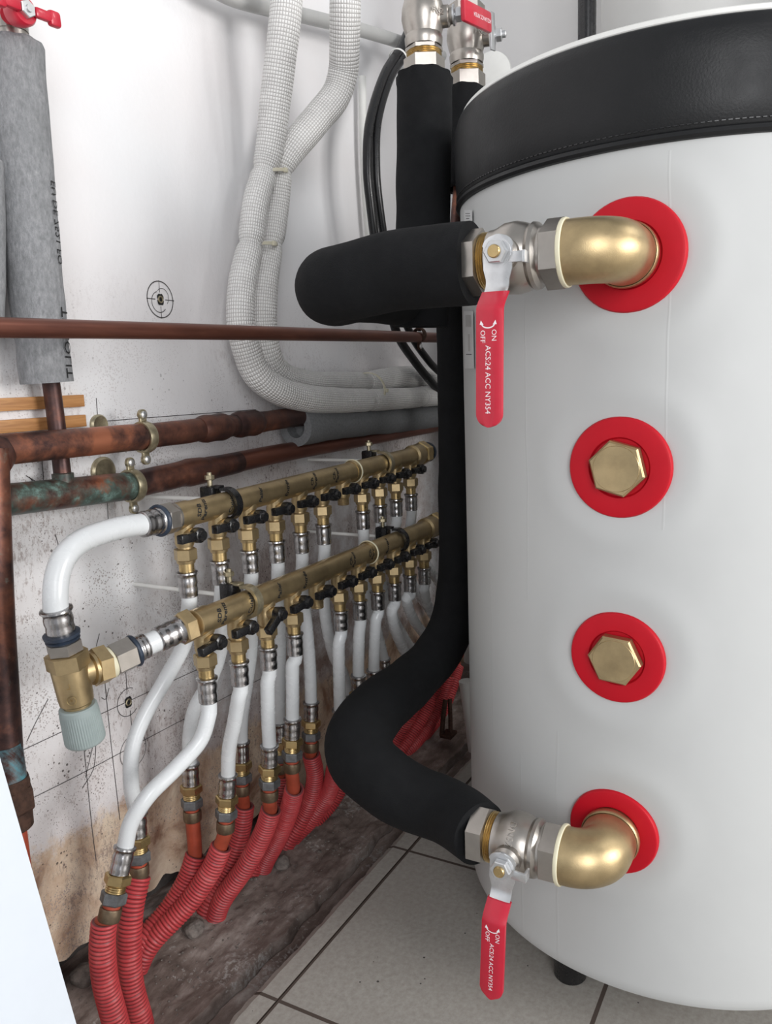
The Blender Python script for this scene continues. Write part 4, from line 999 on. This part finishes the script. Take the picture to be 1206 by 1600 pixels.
text_bm(bm, 'H', .004, bodyfn(.038, .004), .0003); fin('cast_mark', bm, 'brass2', rv, 0, 'small raised round cast mark')
bm = bmesh.new(); text_bm(bm, 'L', .007, bodyfn(.025, .004), .0003); fin('cast_letter', bm, 'brass2', rv, 0, 'small raised cast letter')
cl = thing('connecting_pipe', b0+sd*.05, 'short pipe link of hex fittings and steel sleeves between relief valve and lower manifold', 'pipe')
lend = V((xL[0]-.014, LYP, zL)); j0 = b0+sd*.036; sd3 = (lend-j0).normalized(); Lk = (lend-j0).length
bm = bmesh.new(); lathe(bm, j0, sd3, [(-.003, .0145), (.001, .0150), (.0025, .0142)], 30); fin('seal', bm, 'caulk', cl)
bm = bmesh.new(); hexa(bm, j0, sd3, .002, .024, .0158, Z, .05); fin('union_nut', bm, 'nickel', cl, 30)
bm = bmesh.new(); ring_band(bm, j0+sd3*.0255, sd3, .0135, .0020, 32, width=.0022); fin('blue_ring', bm, 'pexring', cl)
q_ = Lk-.016-.026
bm = bmesh.new(); sleeve(bm, j0+sd3*.026, sd3, max(.012, (q_-.026)/2-.002), .0122); fin('press_sleeve', bm, 'chrome', cl)
bm = bmesh.new(); lathe(bm, j0, sd3, [(.03, .0103), (Lk-.02, .0103)], 28); fin('pipe', bm, 'pex', cl)
bm = bmesh.new(); sleeve(bm, j0+sd3*(Lk-.014), -sd3, .026, .0125); fin('press_sleeve', bm, 'chrome', cl)
bm = bmesh.new(); hexa(bm, j0, sd3, Lk-.0145, Lk-.001, .0168, Z, .1); fin('end_nut', bm, 'brass', cl, 30)

# ------------------------------------------------------------------ small things on the ground and the white panel
bm = bmesh.new()
for k in range(420):
    x = random.uniform(.50, 1.0); y = random.uniform(.575, .69); s = random.uniform(.0005, .0017)*(1 if random.random() > .06 else 2)
    r = bmesh.ops.create_icosphere(bm, subdivisions=1, radius=s); 
    for v in r['verts']: v.co = V((v.co.x*random.uniform(.7, 1.3), v.co.y, v.co.z*.7))+V((x, y, ground(x, y)+s*.2))
tag(fin('gravel', bm, 'stone', smooth=0), 'fine grey grit scattered on the concrete by the red conduits', 'gravel', kind='stuff')
for px, py, s, lb in ((302, 1442, .014, 'angular grey stone at the foot of the leaning conduits'), (440, 1338, .012, 'grey stone lump right of the fifth conduit at the wall foot'), (115, 1490, .012, 'dark stone in the gap under the wall, left'), (130, 1530, .015, 'dark stone beside the leftmost conduit')):
    q = oz(px, py, -.008); bm = bmesh.new(); r = bmesh.ops.create_icosphere(bm, subdivisions=3, radius=s)
    for v in r['verts']: v.co = v.co*(1+.35*noise.noise(v.co*70+V((px, 0, 0)))); v.co.z *= .7
    bmesh.ops.translate(bm, verts=bm.verts, vec=V((q.x, min(q.y, .69), ground(q.x, min(q.y, .69))+s*.3))); tag(fin('stone', bm, 'stone', smooth=0), lb, 'stone')
# rusty peg and white leg in the far corner
q = oz(690, 1150, -.01)
an = thing('rusty_anchor', q, 'small rusty iron anchor standing on the concrete beyond the foam pipe', 'anchor')
bm = bmesh.new(); tube(bm, [q, q+V((.008, 0, .03)), q+V((.02, 0, .062))], .0045, .006, 10); fin('rod', bm, 'rust', an)
bm = bmesh.new(); tube(bm, [q+V((.012, -.012, 0)), q+V((.018, -.010, .03)), q+V((.026, -.006, .062))], .0040, .006, 10); fin('rod', bm, 'rust', an)
bm = bmesh.new(); box(bm, q+V((.008, -.010, .002)), (.03, .022, .006), None, .001); fin('foot_plate', bm, 'rust', an)
bm = bmesh.new(); w0 = oz(742, 1172, -.02); tube(bm, [V((w0.x, w0.y, -.02)), V((w0.x-.004, w0.y+.006, .05)), V((w0.x-.008, w0.y+.012, .11))], .012, .01, 20); wpz = fin('waste_pipe', bm, 'lid'); tag(wpz, 'white plastic pipe rising from the floor behind the left edge of the tank', 'pipe')
# white panel leaning in the near left corner
bm = bmesh.new()
pt, pb = oy(-12, 1142, .36), None
pb = oz(235, 2003, 0.0)
ed = (pt-pb); back = V((-.35, .0, 0)); nrm = V((0, -1, 0)); th = .018
top_c = pt+ed*.35; 
quad = [pb, top_c, top_c+back, pb+back]; nrm = (quad[1]-quad[0]).cross(quad[3]-quad[0]).normalized()*th
if nrm.y < 0: nrm = -nrm
vs1 = [bm.verts.new(v) for v in quad]; vs2 = [bm.verts.new(v+nrm) for v in quad]
bm.faces.new(vs1); bm.faces.new(vs2[::-1])
for k in range(4): bm.faces.new((vs1[k], vs1[(k+1) % 4], vs2[(k+1) % 4], vs2[k]))
tag(fin('white_panel', bm, 'panel', smooth=0), 'smooth white panel leaning in the lower left corner', 'panel')
